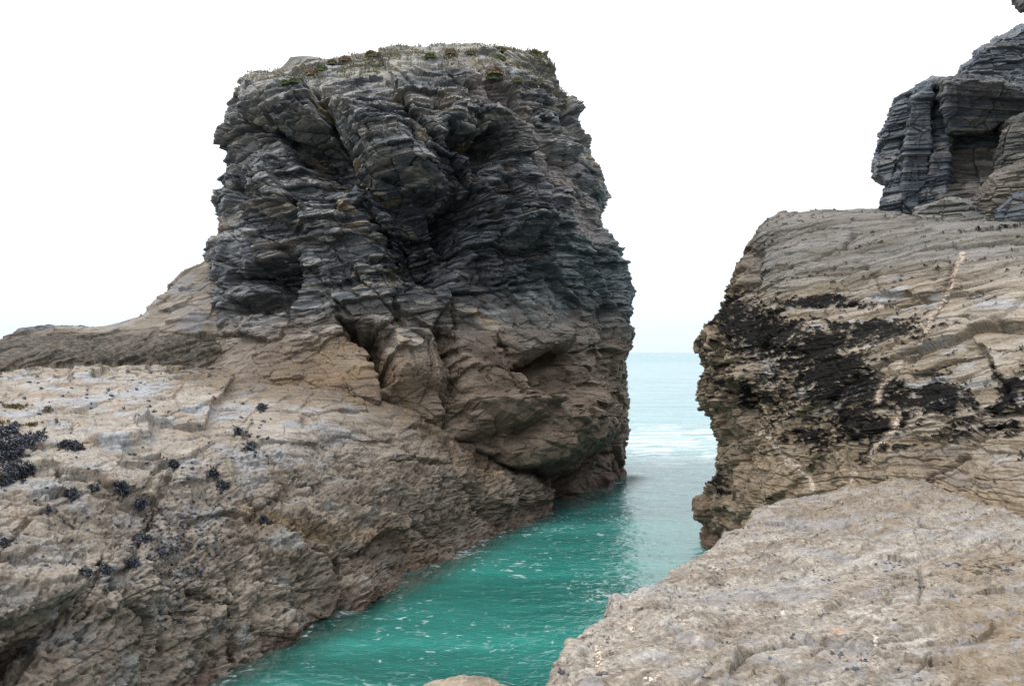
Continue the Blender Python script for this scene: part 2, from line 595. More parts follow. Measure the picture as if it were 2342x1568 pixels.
# left side ledges
ft.poly(0.25, [(440,535),(560,520),(640,545),(655,590),(560,602),(440,600)], 6, 22)
ft.poly(-1.6, [(505,640),(520,618),(590,600),(665,598),(690,640),(655,672),(600,655)], 6, 20)
ft.poly(-0.9, [(505,680),(640,672),(655,690),(600,712),(505,712)], 5, 14)
ft.poly(0.2, [(510,655),(640,650),(650,672),(510,684)], 4)
ft.poly(-0.35, [(500,425),(560,410),(600,470),(540,470)], 7)
ft.poly(0.4, [(545,380),(610,350),(640,370),(600,410),(550,412)], 6)
ft.poly(0.3, [(700,470),(770,468),(775,520),(705,515)], 4)
ft.poly(-0.3, [(780,475),(860,480),(850,540),(785,520)], 5)
ft.poly(-0.4, [(640,560),(690,580),(700,640),(660,620)], 5)
# lower face
ft.poly(-1.7, [(770,722),(862,736),(868,765),(905,870),(875,880),(840,790),(800,762)], 6, 18)
ft.poly(0.9, [(868,728),(990,740),(1010,800),(1028,960),(1000,950),(960,905),(885,880),(880,800)], 6, 40)
ft.poly(-1.6, [(875,893),(940,905),(1000,955),(1020,990),(960,1000),(880,960)], 6, 24)
ft.poly(0.8, [(1030,735),(1140,745),(1180,860),(1205,950),(1170,985),(1050,1000),(1030,960),(1018,850)], 5, 40)
ft.groove(-0.35, [(1010,745),(1018,800),(1030,900),(1022,985)], 5)
ft.poly(-1.2, [(1168,835),(1290,795),(1300,830),(1240,850),(1220,900),(1180,900)], 5, 24)
ft.poly(0.7, [(1150,745),(1300,740),(1310,790),(1168,832)], 6, 30)
ft.poly(-0.5, [(1200,930),(1280,880),(1290,905),(1210,960)], 5, 16)
ft.blob(0.55, 1230, 975, 60, 55); ft.blob(0.45, 1330, 900, 55, 70); ft.blob(0.45, 1330, 1000, 50, 40, 30); ft.blob(0.4,1150,1030,60,30)
ft.poly(-0.65, [(1035,1002),(1180,980),(1190,1000),(1120,1025),(1060,1022)], 5, 14)
ft.groove(-0.4, [(1390,560),(1400,700),(1385,850)], 10)
ft.blob(0.5, 1425, 680, 22, 130)
ft.poly(1.1, [(1050,930),(1200,890),(1330,860),(1395,930),(1395,1000),(1330,1046),(1280,1076),(1200,1086),(1120,1056),(1048,1028)], 5, 60)
ft.poly(-1.2, [(1395,1010),(1330,1052),(1280,1085),(1200,1092),(1120,1062),(1045,1035),(1080,1120),(1170,1190),(1260,1170),(1300,1150),(1300,1110),(1350,1060),(1410,1030)], 7, 35)
ft.poly(-1.8, [(1290,1075),(1200,1088),(1120,1060),(1130,1110),(1200,1200),(1290,1150)], 7, 30)
ft.groove(-0.3, [(900,640),(905,700),(930,730)], 6)
ft.groove(-0.3, [(1045,690),(1050,740)], 5)

calm = 1 - 0.75 * gully
top_ = sstep(0.75, 0.35, N[:, 2])
pxe0, _py0 = toD(P)
rim = 1 - 0.55 * np.maximum(sstep(600, 510, pxe0), sstep(1260, 1360, pxe0))
d1 = ft.d + rim * calm * (0.25 + 0.75 * top_) * (0.50 * F1h + 0.50 * F1t + 0.20 * F2h + 0.16 * F2t) - 0.20 + 0.22 * fbm(P, 0.32, 2, 51)
d1 -= calm * 0.10 * sstep(0.05, 0.0, F1e) * top_
P, N, (gully,) = restage(S, N, d1, FLIP, (gully,), keep=0.6)
a, b, w = bedding(P, (-0.13, 0.06, 1), (1, 0.15, 0), warp=(0.40, 0.03, 0.012))
bw_ = np.stack([a + 0.5 * w, b, w], 1)
F1h, F1t, F1e = facets(bw_ * np.array([0.42, 0.42, 0.5], np.float32), 1)
F2h, F2t, F2e = facets(bw_ * np.array([0.95, 0.95, 1.5], np.float32), 2)
F3h, F3t, F3e = facets(bw_ * np.array([2.3, 2.3, 5.0], np.float32), 3)
w = w + 0.35 * F1h + 0.22 * F1t + 0.08 * F2h + 0.05 * F2t
Nb = np.abs(N @ (np.array([-0.13, 0.06, 1]) / 1.01))
side = np.clip(1.05 - Nb ** 2, 0.12, 1).astype(np.float32)
px, py = toD(P)
zw = P[:, 2]
# slaty upper zone is thinly bedded and ragged; below about 7 m it is more massive
upper = sstep(6.0, 7.6, zw + 1.2 * perlin(P, 0.35, 12) + 0.3 * (px - 900) / 400 * -1)
rgh = 0.35 + 0.65 * upper
h1, k1 = beds(a, b, w, 1.15, 2.8, 11, 0.35)
h2, k2 = beds(a, b, w, 0.42, 1.7, 21, 0.8)
h3, k3 = beds(a, b, w, 0.15, 1.0, 31, 0.8)
h4, k4 = beds(a, b, w, 0.06, 0.6, 41, 0.8)
calm = 1 - 0.75 * gully
# clean joint faces next to broken, ledgy ones
led = sstep(-0.35, 0.3, F2h + 0.5 * F1h) * 1.15 + 0.15
led = led * (0.35 + 0.65 * upper) * (1 - 0.5 * sstep(1250, 1380, px)) * (1 - 0.45 * sstep(580, 500, px))
disp = side * calm * 0.30 * h1 * rgh + led * side * calm * (0.0 * h1 * rgh + 0.24 * h2 * rgh + 0.10 * h3 * (0.2 + 0.8 * upper) + 0.035 * h4 * (0.2 + 0.8 * upper))
disp += calm * side * ((0.10 + 0.04 * upper) * F2h + (0.15 + 0.03 * upper) * F2t + 0.06 * F3h + 0.06 * F3t)
disp -= calm * (0.02 + 0.05 * upper) * sstep(0.07, 0.0, F2e) * side
disp += 0.03 * fbm(P, 1.7, 2, 55) * (2.0 - upper) + 0.02 * fbm(P, 9, 2, 58)
disp += gully * 0.10 * fbm(P, 5.0, 2, 66)
V = P + N * disp[:, None]

# colours
tone = fbm(P, 0.45, 3, 71); tone2 = fbm(np.stack([a, b, w], 1), (0.5, 0.5, 3.5), 3, 73)
layer = hrand(k3, seed=9) - 0.5; blk = F2h
cold = mixc(np.tile(DARK, (len(P), 1)), DARK2, sstep(-0.45, 0.5, tone2 + 0.5 * layer + 0.4 * tone))
cold = mixc(cold, C(0.19, 0.18, 0.165), sstep(0.12, 0.55, tone2 + 0.6 * blk))
cold = mixc(cold, C(0.30, 0.24, 0.165), sstep(0.36, 0.42, blk) * sstep(-0.2, 0.2, tone) * sstep(-0.3, 0.1, tone2) * 0.85)
cold = mixc(cold, C(0.030, 0.034, 0.042), sstep(0.1, 0.4, fbm(np.stack([a, b, w], 1), (0.7, 0.7, 5), 3, 76)) * 0.7)
cold = mixc(cold, C(0.36, 0.355, 0.34), sstep(0.06, 0.34, fbm(np.stack([a, b, w], 1), (1.2, 1.2, 7), 3, 74)) * 0.6)
cold = mixc(cold, C(0.10, 0.135, 0.145), sstep(1080, 1240, px) * sstep(460, 560, py) * 0.6)
# wet, darker rock below the big overhangs, with their shade painted into the colour
wet_shade = np.zeros(len(P), np.float32)
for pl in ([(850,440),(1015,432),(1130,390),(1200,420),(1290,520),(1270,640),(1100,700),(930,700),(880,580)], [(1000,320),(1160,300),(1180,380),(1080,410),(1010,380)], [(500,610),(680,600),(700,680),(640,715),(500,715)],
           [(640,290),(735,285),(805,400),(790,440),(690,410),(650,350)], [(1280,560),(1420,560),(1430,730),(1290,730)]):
    wet_shade = np.maximum(wet_shade, sstep(22, -26, polysdf(px + 22 * tone, py + 22 * tone2, pl)))
cold = mixc(cold, cold * 0.45 + C(0.004, 0.008, 0.014), wet_shade * 0.85)
# upper part weathered: pale lichen towards the crown
crown = sstep(11.0, 15.5, zw + 1.5 * tone)
cold = mixc(cold, C(0.235, 0.225, 0.195), crown * sstep(-0.4, 0.35, tone2 + tone * 0.6) * 0.85)
cold = mixc(cold, C(0.23, 0.20, 0.19), gully * 0.75)
warm = mixc(np.tile(BROWN, (len(P), 1)), C(0.21, 0.175, 0.14), sstep(-0.4, 0.4, tone2 + tone))
oc = sstep(0.9, 0.2, np.abs(px - 760) / 260) * sstep(1000, 860, py) * sstep(690, 780, py)
warm = mixc(warm, OCHRE * 0.9, oc * sstep(-0.35, 0.35, tone + 0.6 * tone2) * 0.8)
warm = mixc(warm, PINK * 0.75, sstep(0.1, 0.5, fbm(P, 1.1, 2, 77)) * 0.4)
edge = zw + 0.9 * tone + 0.4 * perlin(P, 1.4, 79) - 0.15 * (px - 900) / 400
um = sstep(4.4, 7.2, edge + 0.7 * tone2 + 0.5 * F2h)
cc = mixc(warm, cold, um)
band = np.exp(-((zw - 5.6 - 0.8 * tone) / 0.7) ** 2) * sstep(0.0, 0.35, fbm(P, 2.2, 3, 81)) * sstep(1000, 700, px)
cc = mixc(cc, BLACK * 1.6, band * 0.75)
wet = sstep(0.8, 0.1, zw + 0.5 * tone + 0.3 * tone2)
cc = mixc(cc, MAROON, wet * 0.6)
cap = sstep(0.35, 0.7, N[:, 2]) * sstep(13.5, 15.0, zw) * sstep(0.0, 0.3, fbm(P, 1.6, 3, 83))
cc = mixc(cc, C(0.17, 0.155, 0.095), cap * 0.6)

M_stack = rock_mat('slate', 0.8, 0.04, (1.5, 1.5, 16), 16, 0.55, 0.72, spec=0.4)
faces = S.faces()
if FLIP: faces = faces[:, ::-1]
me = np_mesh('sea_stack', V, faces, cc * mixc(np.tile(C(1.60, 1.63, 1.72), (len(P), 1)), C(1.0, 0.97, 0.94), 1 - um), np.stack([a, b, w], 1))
stack = link('sea_stack', me, M_stack)
tag(stack, 'tall dark slate sea stack with ragged ledges and caves rising beside the green channel', 'sea stack')
STACK_V = V; STACK_N = N


def pick(Vv, px_, py_, rad=3.0):
    """nearest point of a rock seen at that place of its face"""
    qx, qy = toD(Vv)
    for r in (rad, rad * 3, rad * 8):
        i = np.nonzero((np.abs(qx - px_) < r) & (np.abs(qy - py_) < r))[0]
        if len(i):
            return i[np.argmin(Vv[i, 1])]
    return None

# ------------------------------------------------------------------ LEFT ROCK SHELF
cols_ = [-260, -130, 0, 150, 300, 450, 600, 750, 900, 1050, 1180, 1260]
rowsB = [
    [(1700,7.0),(1640,7.2),(1568,8.2),(1568,9.1),(1530,10.6),(1480,11.9),(1430,13.2),(1370,14.8),(1290,17.0),(1228,19.7),(1172,22.6),(1150,24.6)],
    [(1440,7.6),(1400,8.2),(1350,9.2),(1350,10.0),(1340,11.2),(1320,12.6),(1280,14.1),(1240,15.8),(1190,17.9),(1150,20.4),(1120,23),(1115,25)],
    [(1200,9.6),(1200,10.3),(1200,11),(1200,11.8),(1190,12.9),(1170,14.2),(1140,15.8),(1110,17.5),(1080,19.4),(1080,21.3),(1085,23.8),(1100,26)],
    [(1060,11.8),(1060,12.5),(1060,13.2),(1055,14),(1050,15),(1030,16.3),(1000,17.8),(990,19.4),(985,21),(1020,22.8),(1065,25),(1100,27)],
    [(955,15),(952,15.6),(950,16.2),(945,17),(938,18),(930,19),(918,20.3),(905,21.6),(925,23.2),(1000,24.8),(1070,27),(1100,28)],
    [(892,18.2),(890,18.7),(888,19.2),(880,20),(868,20.8),(862,21.8),(872,23),(872,24.2),(920,25.5),(1010,27),(1080,29),(1110,29)],
    [(866,21.5),(862,22),(858,22.4),(852,22.8),(848,23.5),(850,24.5),(866,26),(880,27),(930,28),(1020,29),(1080,30),(1110,30)],
]
netB = [[W(cols_[i], r[i][0], r[i][1]) for i in range(len(cols_))] for r in rowsB]
first = netB[0]
foot1 = [[p[0] + 0.25, p[1] - 0.45, -0.25 if i > 4 else min(0.3, p[2] - 1)] for i, p in enumerate(first)]
foot2 = [[p[0] + 0.9, p[1] - 1.3, -1.4] for p in first]
foot3 = [[p[0] + 1.8, p[1] - 2.6, -3.0] for p in first]
back = [[p[0], p[1] + 4, p[2] - 2.5] for p in netB[-1]]
netB = [foot3, foot2, foot1] + netB + [back]
netB = [[[r[0][0] - 12, r[0][1] - 3, r[0][2]], [r[0][0] - 5, r[0][1] - 1, r[0][2]]] + list(r) for r in netB]
SB = Surf(netB, [20, 40, 35, 55, 85, 85, 85, 85, 85, 85, 85, 75, 40], [6, 20, 60, 110, 120, 120, 110, 80, 35, 10])
PB = SB.P.astype(np.float32); NB = SB.N
if NB[:, 2].mean() < 0: NB = -NB; flipB = True
else: flipB = False
pxb, pyb = toD(PB)
ab, bb, wb = bedding(PB, (-0.10, 0.12, 1), (1, 0.35, 0.2), warp=(0.5, 0.16, 0.04))
jx = 14 * perlin(PB, 1.1, 131) + 6 * perlin(PB, 5, 133); jy = 10 * perlin(PB, 1.2, 132) + 4 * perlin(PB, 5, 134)
fB = Feat(PB, jx, jy, np.ones(len(PB), bool))
# block steps and ribs on the slope
fB.poly(0.22, [(190,985),(320,960),(345,975),(350,1010),(280,1050),(200,1040)], 3, 16)
fB.poly(-0.18, [(270,1060),(390,1052),(380,1075),(290,1082)], 3)
fB.poly(0.12, [(370,1060),(500,1065),(460,1110),(390,1110)], 3)
fB.wedge(0.22, [(330,985),(470,975),(480,940),(520,890)], 50, -1)
fB.wedge(0.18, [(0,1100),(120,1080),(240,1110),(330,1150)], 45, -1)
fB.wedge(-0.25, [(180,1345),(130,1400),(60,1470),(-60,1530)], 90, -1)
fB.poly(0.28, [(-90,1330),(60,1325),(185,1335),(160,1375),(90,1400),(20,1420),(-90,1450)], 4)
fB.poly(-1.1, [(185,1350),(160,1400),(60,1440),(-90,1480),(-90,1600),(60,1600),(140,1500)], 8, 30)
fB.groove(-0.30, [(400,1060),(340,1200),(300,1290),(215,1400)], 9)
fB.groove(-0.16, [(440,1180),(400,1270),(370,1400),(350,1568)], 7)
fB.groove(-0.16, [(245,1260),(225,1330),(200,1400)], 5)
fB.groove(-0.12, [(0,1260),(80,1180),(160,1140)], 5)
fB.groove(-0.25, [(570,1160),(700,1260),(760,1290)], 8)
fB.blob(0.35, 690, 1195, 90, 22, 18); fB.blob(0.3, 880, 1215, 70, 20, 15)
fB.blob(0.35, 640, 1270, 110, 50, 25); fB.blob(0.3, 850, 1130, 60, 50)
fB.groove(-0.28, [(770,1290),(790,1370),(770,1420)], 8)
fB.groove(-0.15, [(560,990),(640,1060),(700,1090),(730,1130)], 5)
fB.groove(-0.12, [(690,960),(790,1060),(860,1090)], 5)
fB.groove(-0.30, [(1000,1050),(1060,1100),(1100,1150),(1140,1205)], 8)
fB.blob(0.42, 1140, 1140, 30, 60, -35); fB.blob(0.35, 1200, 1130, 24, 55, -35)
fB.groove(-0.3, [(1090,1040),(1170,1120),(1200,1180)], 8)
fB.wedge(0.3, [(900,1060),(1000,1075),(1060,1100)], 40, -1)
fB.blob(0.3, 990, 1085, 60, 18, 15)
fB.blob(0.3, 835, 1360, 40, 25); fB.blob(0.25, 620, 1440, 60, 35)
fB.groove(-0.2, [(430,1350),(520,1400),(540,1500)], 8)
nbv = np.array([-0.10, 0.12, 1]); nbv /= np.linalg.norm(nbv)
bB_ = np.stack([ab, bb, wb], 1)
J1h, J1t, J1e = facets(bB_ * np.array([0.6, 0.5, 0.9], np.float32), 5)
upz = sstep(2.2, 3.6, PB[:, 2] + 0.6 * perlin(PB, 0.5, 139))       # smoother, ice-polished upper slope
d1 = fB.d + (1 - 0.55 * upz) * (0.16 * J1h + 0.20 * J1t) - 0.06 * sstep(0.05, 0, J1e) + 0.16 * fbm(PB, 0.45, 3, 151)
PB, NB, (upz,) = restage(SB, NB, d1, flipB, (upz,), r=14)
pxb, pyb = toD(PB)
ab, bb, wb = bedding(PB, (-0.10, 0.12, 1), (1, 0.35, 0.2), warp=(0.5, 0.16, 0.04))
bB_ = np.stack([ab, bb, wb], 1)
J2h, J2t, J2e = facets(bB_ * np.array([1.3, 1.1, 2.6], np.float32), 6)
J3h, J3t, J3e = facets(bB_ * np.array([4.2, 3.4, 10], np.float32), 7)
sideB = np.clip(1.1 - (NB @ nbv) ** 2, 0.22, 1).astype(np.float32)
zb = PB[:, 2]
low = sstep(3.3, 1.7, zb + 0.7 * perlin(PB, 0.6, 140))
H1, K1 = beds(ab, bb, wb, 0.55, 2.2, 111, 0.3)
H2, K2 = beds(ab, bb, wb, 0.17, 1.4, 121, 0.5)
H3, K3 = beds(ab, bb, wb, 0.05, 0.35, 127, 0.6)
q_ = 1 - 0.5 * upz
dB = sideB * q_ * (0.12 * H1 + 0.09 * H2 + 0.030 * H3) * (1 - 0.65 * low)
dB += q_ * (1 - 0.6 * low) * (0.07 * J2h + 0.10 * J2t + 0.018 * J3h + 0.022 * J3t) - 0.035 * sstep(0.06, 0, J2e) * (0.5 + 0.5 * q_)
dB += 0.05 * fbm(PB, 2.4, 3, 155) * q_ + low * (0.17 * fbm(PB, 1.6, 3, 157) + 0.075 * fbm(PB, 6.5, 4, 158, 0.65)) + 0.010 * fbm(PB, 18, 2, 168)
crk = np.clip(np.clip(ridge(np.stack([ab * 1.0, bb * 1.0, wb], 1), (0.55, 0.35, 2.6), 1, 161) - 0.94, 0, 1) * 16, 0, 1)
crk2 = np.clip(np.clip(ridge(np.stack([ab, bb, wb], 1), (1.3, 2.2, 2.0), 1, 163) - 0.94, 0, 1) * 16, 0, 1) * sstep(-0.1, 0.1, perlin(PB, 0.8, 164))
dB -= 0.07 * crk + 0.05 * crk2
pit = sstep(0.12, 0.30, fbm(PB, 6.5, 2, 169))                # weathered pits of the barnacle belt
dB -= 0.085 * pit * low
dr = ridge(PB, (1.1, 0.45, 0.6), 2, 165)
dB += low * 0.15 * (dr - 0.8)
VB = PB + NB * dB[:, None]
jx = 14 * perlin(PB, 1.1, 131) + 6 * perlin(PB, 5, 133)
jy = 10 * perlin(PB, 1.2, 132)
tB = fbm(PB, 0.5, 3, 171); tB2 = fbm(np.stack([ab, bb, wb], 1), (0.6, 0.6, 5), 3, 173); tB3 = fbm(PB, 3.2, 3, 175)
cB = mixc(np.tile(C(0.36, 0.315, 0.26), (len(PB), 1)), C(0.45, 0.415, 0.37), sstep(-0.3, 0.35, tB2 + 0.5 * tB))
cB = mixc(cB, C(0.42, 0.445, 0.48), sstep(0.04, 0.30, fbm(PB, (1.0, 1.0, 2.5), 3, 177)) * 0.8)
cB = cB * C(0.95, 0.97, 1.01)
cB = mixc(cB, C(0.42, 0.30, 0.22), sstep(0.1, 0.45, fbm(PB, 1.4, 3, 179)) * 0.45)
cBl = mixc(np.tile(C(0.19, 0.165, 0.14), (len(PB), 1)), C(0.285, 0.255, 0.22), sstep(-0.3, 0.4, tB3 + tB))
cBl = mixc(cBl, C(0.25, 0.28, 0.30), sstep(0.12, 0.35, fbm(PB, 1.7, 3, 181)) * 0.6)
cB = mixc(cB, cBl, low)
cB = mixc(cB, OCHRE * 1.1, np.exp(-(linedist(pxb + jx, pyb + jy, [(560,1170),(700,1210),(880,1220),(960,1270)])[0] / 22) ** 2) * 0.55)
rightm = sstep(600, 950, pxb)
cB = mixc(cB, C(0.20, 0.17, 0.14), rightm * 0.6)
jun = sstep(60, 10, linedist(pxb + 2 * jx, pyb + 2 * jy, [(420,838),(520,868),(640,880),(760,885),(860,905),(960,960),(1040,1020),(1120,1070)])[0])
cB = mixc(cB, mixc(np.tile(BROWN, (len(PB), 1)), OCHRE * 0.8, sstep(-.1, .4, tB3)), jun * 0.7)
# scattered mussels and limpets: dark specks, many in the lower belt
sp = fbm(PB, 11, 2, 183)
belt = sstep(0.9, 1.8, zb) * sstep(4.6, 3.4, zb) * sstep(620, 300, pxb)
cB = mixc(cB, BLACK * 2.2, sstep(0.34, 0.44, sp + 0.12 * tB3 + 0.07 * belt) * (0.35 + 0.5 * low))
topb = sstep(4.05, 4.35, zb + 0.25 * tB) * sstep(0.02, 0.2, fbm(PB, 3.5, 3, 187))
cB = mixc(cB, C(0.06, 0.055, 0.045), topb * 0.8)
wetB = sstep(0.35, 0.0, zb + 0.4 * tB3)
cB = mixc(cB, MAROON * 1.4, wetB * 0.4)
M_shelf = rock_mat('weathered_stone', 0.8, 0.03, (1.5, 1.5, 20), 20, 0.50, 0.88, pits=9, spec=0.12)
fcs = SB.faces()
if flipB: fcs = fcs[:, ::-1]
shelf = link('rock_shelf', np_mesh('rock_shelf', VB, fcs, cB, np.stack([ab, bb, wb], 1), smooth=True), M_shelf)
tag(shelf, 'pale beige rock shelf sloping down to the green channel in front of the sea stack', 'rock shelf')
print('stack verts', len(P), 'shelf', len(PB))
# ------------------------------------------------------------------ LEFT RIDGE behind the shelf
colsG = [-420, -260, -60, 60, 150, 250, 330, 400, 460, 560, 660]
base_ = [850, 850, 842, 838, 832, 828, 830, 838, 842, 850, 860]
bd_ = [21.8, 22, 22.2, 22.6, 22.8, 23.2, 23.6, 24.0, 24.4, 25, 25.5]
crest = [850, 835, 806, 766, 750, 742, 722, 650, 600, 560, 540]
cd_ = [27, 27, 27, 27.2, 27.5, 28, 28.5, 29.5, 30.5, 32, 33]
netG = []
lo = [W(colsG[i], base_[i], bd_[i]) for i in range(11)]; hi = [W(colsG[i], crest[i], cd_[i]) for i in range(11)]
netG.append([[p[0], p[1] - 0.5, p[2] - 2.5] for p in lo]); netG.append(lo)
for t, bulge in ((0.35, 0.25), (0.7, 0.35)):
    netG.append([[lerp(lo[i][0], hi[i][0], t), lerp(lo[i][1], hi[i][1], t * t * 0.4 + t * 0.6), lerp(lo[i][2], hi[i][2], t) + bulge * (0.3 if i < 6 else 0.6)] for i in range(11)])
netG.append(hi)
netG.append([[p[0] - 0.3, p[1] + 1.6, p[2] - 0.6] for p in hi]); netG.append([[p[0] - 0.6, p[1] + 4, p[2] - 4] for p in hi]); netG.append([[p[0] - 0.6, p[1] + 6, -3] for p in hi])
netG = [[[r[0][0] - 14, r[0][1] - 4, r[0][2]]] + list(r) for r in netG]
SG = Surf(netG, [30, 30, 50, 110, 90, 90, 80, 80, 70, 80, 40], [8, 80, 110, 120, 30, 20, 6])
PG = SG.P.astype(np.float32); NG = SG.N; flipG = NG[:, 2].mean() < 0
if flipG: NG = -NG
ag, bg_, wg = bedding(PG, (-0.25, -0.1, 1), (1, 0.2, 0), warp=(0.5, 0.14, 0.04))
nbg = np.array([-0.25, -0.1, 1]); nbg /= np.linalg.norm(nbg)
sg = np.clip(1.08 - (NG @ nbg) ** 2, 0.2, 1)
g1, _ = beds(ag, bg_, wg, 0.6, 1.6, 211, 0.4); g2, _ = beds(ag, bg_, wg, 0.2, 0.8, 221, 0.6); g3, kg3 = beds(ag, bg_, wg, 0.07, 0.35, 227, 0.7)
G1h, G1t, G1e = facets(np.stack([ag, bg_, wg], 1) * np.array([0.8, 0.8, 1.4], np.float32), 9)
dG = 0.10 * G1h + 0.14 * G1t + sg * (0.18 * g1 + 0.16 * g2 + 0.07 * g3) + 0.25 * fbm(PG, 0.5, 3, 251) + 0.05 * fbm(PG, 3, 3, 255)
VG = PG + NG * dG[:, None]
tg = fbm(PG, 0.5, 3, 271); tg2 = fbm(np.stack([ag, bg_, wg], 1), (0.6, 0.6, 5), 3, 273)
cG = mixc(np.tile(C(0.22, 0.195, 0.165), (len(PG), 1)), C(0.33, 0.30, 0.265), sstep(-0.3, 0.35, tg2 + 0.5 * tg))
cG = mixc(cG, C(0.24, 0.26, 0.30), sstep(0.08, 0.35, fbm(PG, 0.9, 3, 277)) * 0.6)
pxg, pyg = toD(PG)
dk = sstep(-0.12, 0.16, fbm(PG, 6.0, 4, 281, 0.7) + 0.22 * sstep(0.9, 0.3, np.abs(pyg - 795 - 0.02 * pxg) / 50) - 0.10)
zone = sstep(750, 775, pyg + 14 * tg) * sstep(852, 835, pyg + 10 * tg)
cG = mixc(cG, C(0.115, 0.095, 0.075), zone * 0.85)
cG = mixc(cG, C(0.050, 0.045, 0.038), dk * zone * 0.9)
M_ridge = rock_mat('ridge_stone', 0.55, 0.03, (1.5, 1.5, 18), 24, 0.35, 0.85)
fcs = SG.faces()
if flipG: fcs = fcs[:, ::-1]
tag(link('rock_ridge', np_mesh('rock_ridge', VG, fcs, cG, np.stack([ag, bg_, wg], 1), smooth=True), M_ridge),
    'low brown rock ridge at far left climbing behind the sea stack, flecked with black', 'rock ridge')


def lump(name, c, r, seed, mat, base, alt, label, cat, nb=(-0.2, 0, 1), nu=140, nv=90, amp=1.0, rot=0.0, tags=None, flat=0.0):
    """a closed boulder-like mass: ellipsoid broken by bedding and joints"""
    th = np.linspace(0, 2 * math.pi, nu, endpoint=False); ph = np.linspace(-math.pi / 2, math.pi / 2, nv)
    T, Ph = np.meshgrid(th, ph)
    sq = lambda v: np.sign(v) * np.abs(v) ** 0.75
    x = sq(np.cos(T)) * sq(np.cos(Ph)); y = sq(np.sin(T)) * sq(np.cos(Ph)); z = sq(np.sin(Ph))
    Q = np.stack([x, y, z], -1).reshape(-1, 3)
    n = Q / (np.linalg.norm(Q, axis=1)[:, None] + 1e-9)
    Pw = Q * np.array(r)
    cs, sn = math.cos(rot), math.sin(rot)
    Pw = np.stack([Pw[:, 0] * cs - Pw[:, 1] * sn, Pw[:, 0] * sn + Pw[:, 1] * cs, Pw[:, 2]], 1)
    n = np.stack([n[:, 0] * cs - n[:, 1] * sn, n[:, 0] * sn + n[:, 1] * cs, n[:, 2]], 1)
    Pw = (Pw + np.array(c)).astype(np.float32)
    m = min(r)
    a_, b_, w_ = bedding(Pw, nb, (1, 0.1, 0), warp=(0.1 * m, 0.05 * m, 0.02 * m))
    s1, _ = beds(a_, b_, w_, 0.40 * m, 0.9 * m, seed, 0.4); s2, k2_ = beds(a_, b_, w_, 0.12 * m, 0.4 * m, seed + 1, 0.6)
    d = amp * m * (0.22 * s1 + 0.07 * s2 + 0.30 * fbm(Pw, 0.9 / m, 3, seed + 3) + 0.04 * fbm(Pw, 5 / m, 2, seed + 4))
    Vv = Pw + n * d[:, None]
    idx = np.arange(nu * nv).reshape(nv, nu); nx_ = np.roll(idx, -1, 1)
    fc = np.stack([idx[:-1], nx_[:-1], nx_[1:], idx[1:]], -1).reshape(-1, 4)
    t_ = fbm(Pw, 2.0 / m, 3, seed + 6); cc_ = mixc(np.tile(base, (len(Pw), 1)), alt, sstep(-0.3, 0.35, t_))
    o = link(name, np_mesh(name, Vv, fc, cc_, np.stack([a_, b_, w_], 1), smooth=True), mat)
    tag(o, label, cat)
    return o, Vv


_c = W(148, 762, 30.5)
lump('rock', (_c[0], _c[1], _c[2] - 0.05), (1.75, 1.2, 0.34), 301, M_ridge, C(0.10, 0.105, 0.13), C(0.17, 0.17, 0.19),
     'low flat dark slate hump on the skyline at the far left', 'rock', nb=(-0.1, 0, 1), nu=220, nv=70)

# ------------------------------------------------------------------ RIGHT ROCK WALL
visR = Wn([
    [(1770,505,25),(1850,492,24.5),(2010,495,23.5),(2200,508,21.5),(2342,520,19.5),(2520,540,18),(2700,560,17)],
    [(1722,516,21.6),(1830,488,20.8),(2000,488,19.8),(2180,505,17.8),(2342,520,16),(2520,540,14.5),(2700,560,13.5)],
    [(1690,580,20.9),(1800,575,19.2),(1980,585,17.2),(2150,598,15.2),(2342,610,13.4),(2520,620,12.0),(2700,630,11.2)],
    [(1655,672,20.4),(1765,665,18.2),(1950,680,15.9),(2140,690,13.9),(2342,700,12.0),(2520,710,10.8),(2700,720,10)],
    [(1612,755,20.2),(1735,770,17.3),(1930,780,14.8),(2130,790,12.7),(2342,800,10.9),(2520,810,9.8),(2700,820,9.1)],
    [(1606,850,20),(1730,870,16.9),(1930,880,14.0),(2130,890,11.9),(2342,900,10.1),(2520,910,9.1),(2700,920,8.4)],
    [(1625,970,19.8),(1745,970,16.5),(1930,980,13.5),(2130,990,11.3),(2342,1000,9.5),(2520,1010,8.5),(2700,1020,7.8)],
    [(1636,1060,19.7),(1755,1075,16.1),(1930,1080,13.0),(2130,1090,10.8),(2342,1090,9.0),(2520,1100,8.1),(2700,1110,7.4)],
    [(1608,1160,19.6),(1720,1180,15.8),(1920,1180,12.6),(2130,1180,10.4),(2342,1180,8.6),(2520,1190,7.7),(2700,1200,7.0)],
    [(1596,1262,19.4),(1700,1320,15.5),(1900,1300,12.3),(2130,1300,10.2),(2342,1300,8.4),(2520,1300,7.5),(2700,1300,6.8)],
])
netR = []
for r in visR:
    p = [list(q) for q in r]
    k0 = [p[0][0] + 0.5, p[0][1] + 2.6, p[0][2]]; km = [p[0][0] + 2.2, p[0][1] + 6.0, p[0][2]]
    netR.append([km, k0] + p)
for j_, (dk_, dm_) in enumerate(((1.2, 3.0), (0.7, 2.0), (0.2, 0.8))):
    netR[j_][1][2] -= dk_; netR[j_][0][2] -= dm_
tb = [[q[0] + 0.3, q[1] + 3.5, q[2] + (0.1 if i > 2 else -1.5)] for i, q in enumerate(netR[0])]
netR = [tb] + netR
netR.append([[q[0], q[1] - 0.15, -0.6 + 0 * q[2]] if i < 4 else [q[0], q[1] - .2, q[2] - 1.6] for i, q in enumerate(netR[-1])])
netR.append([[q[0] - 0.3, q[1] - 0.6, q[2] - 2.5] for q in netR[-1]])
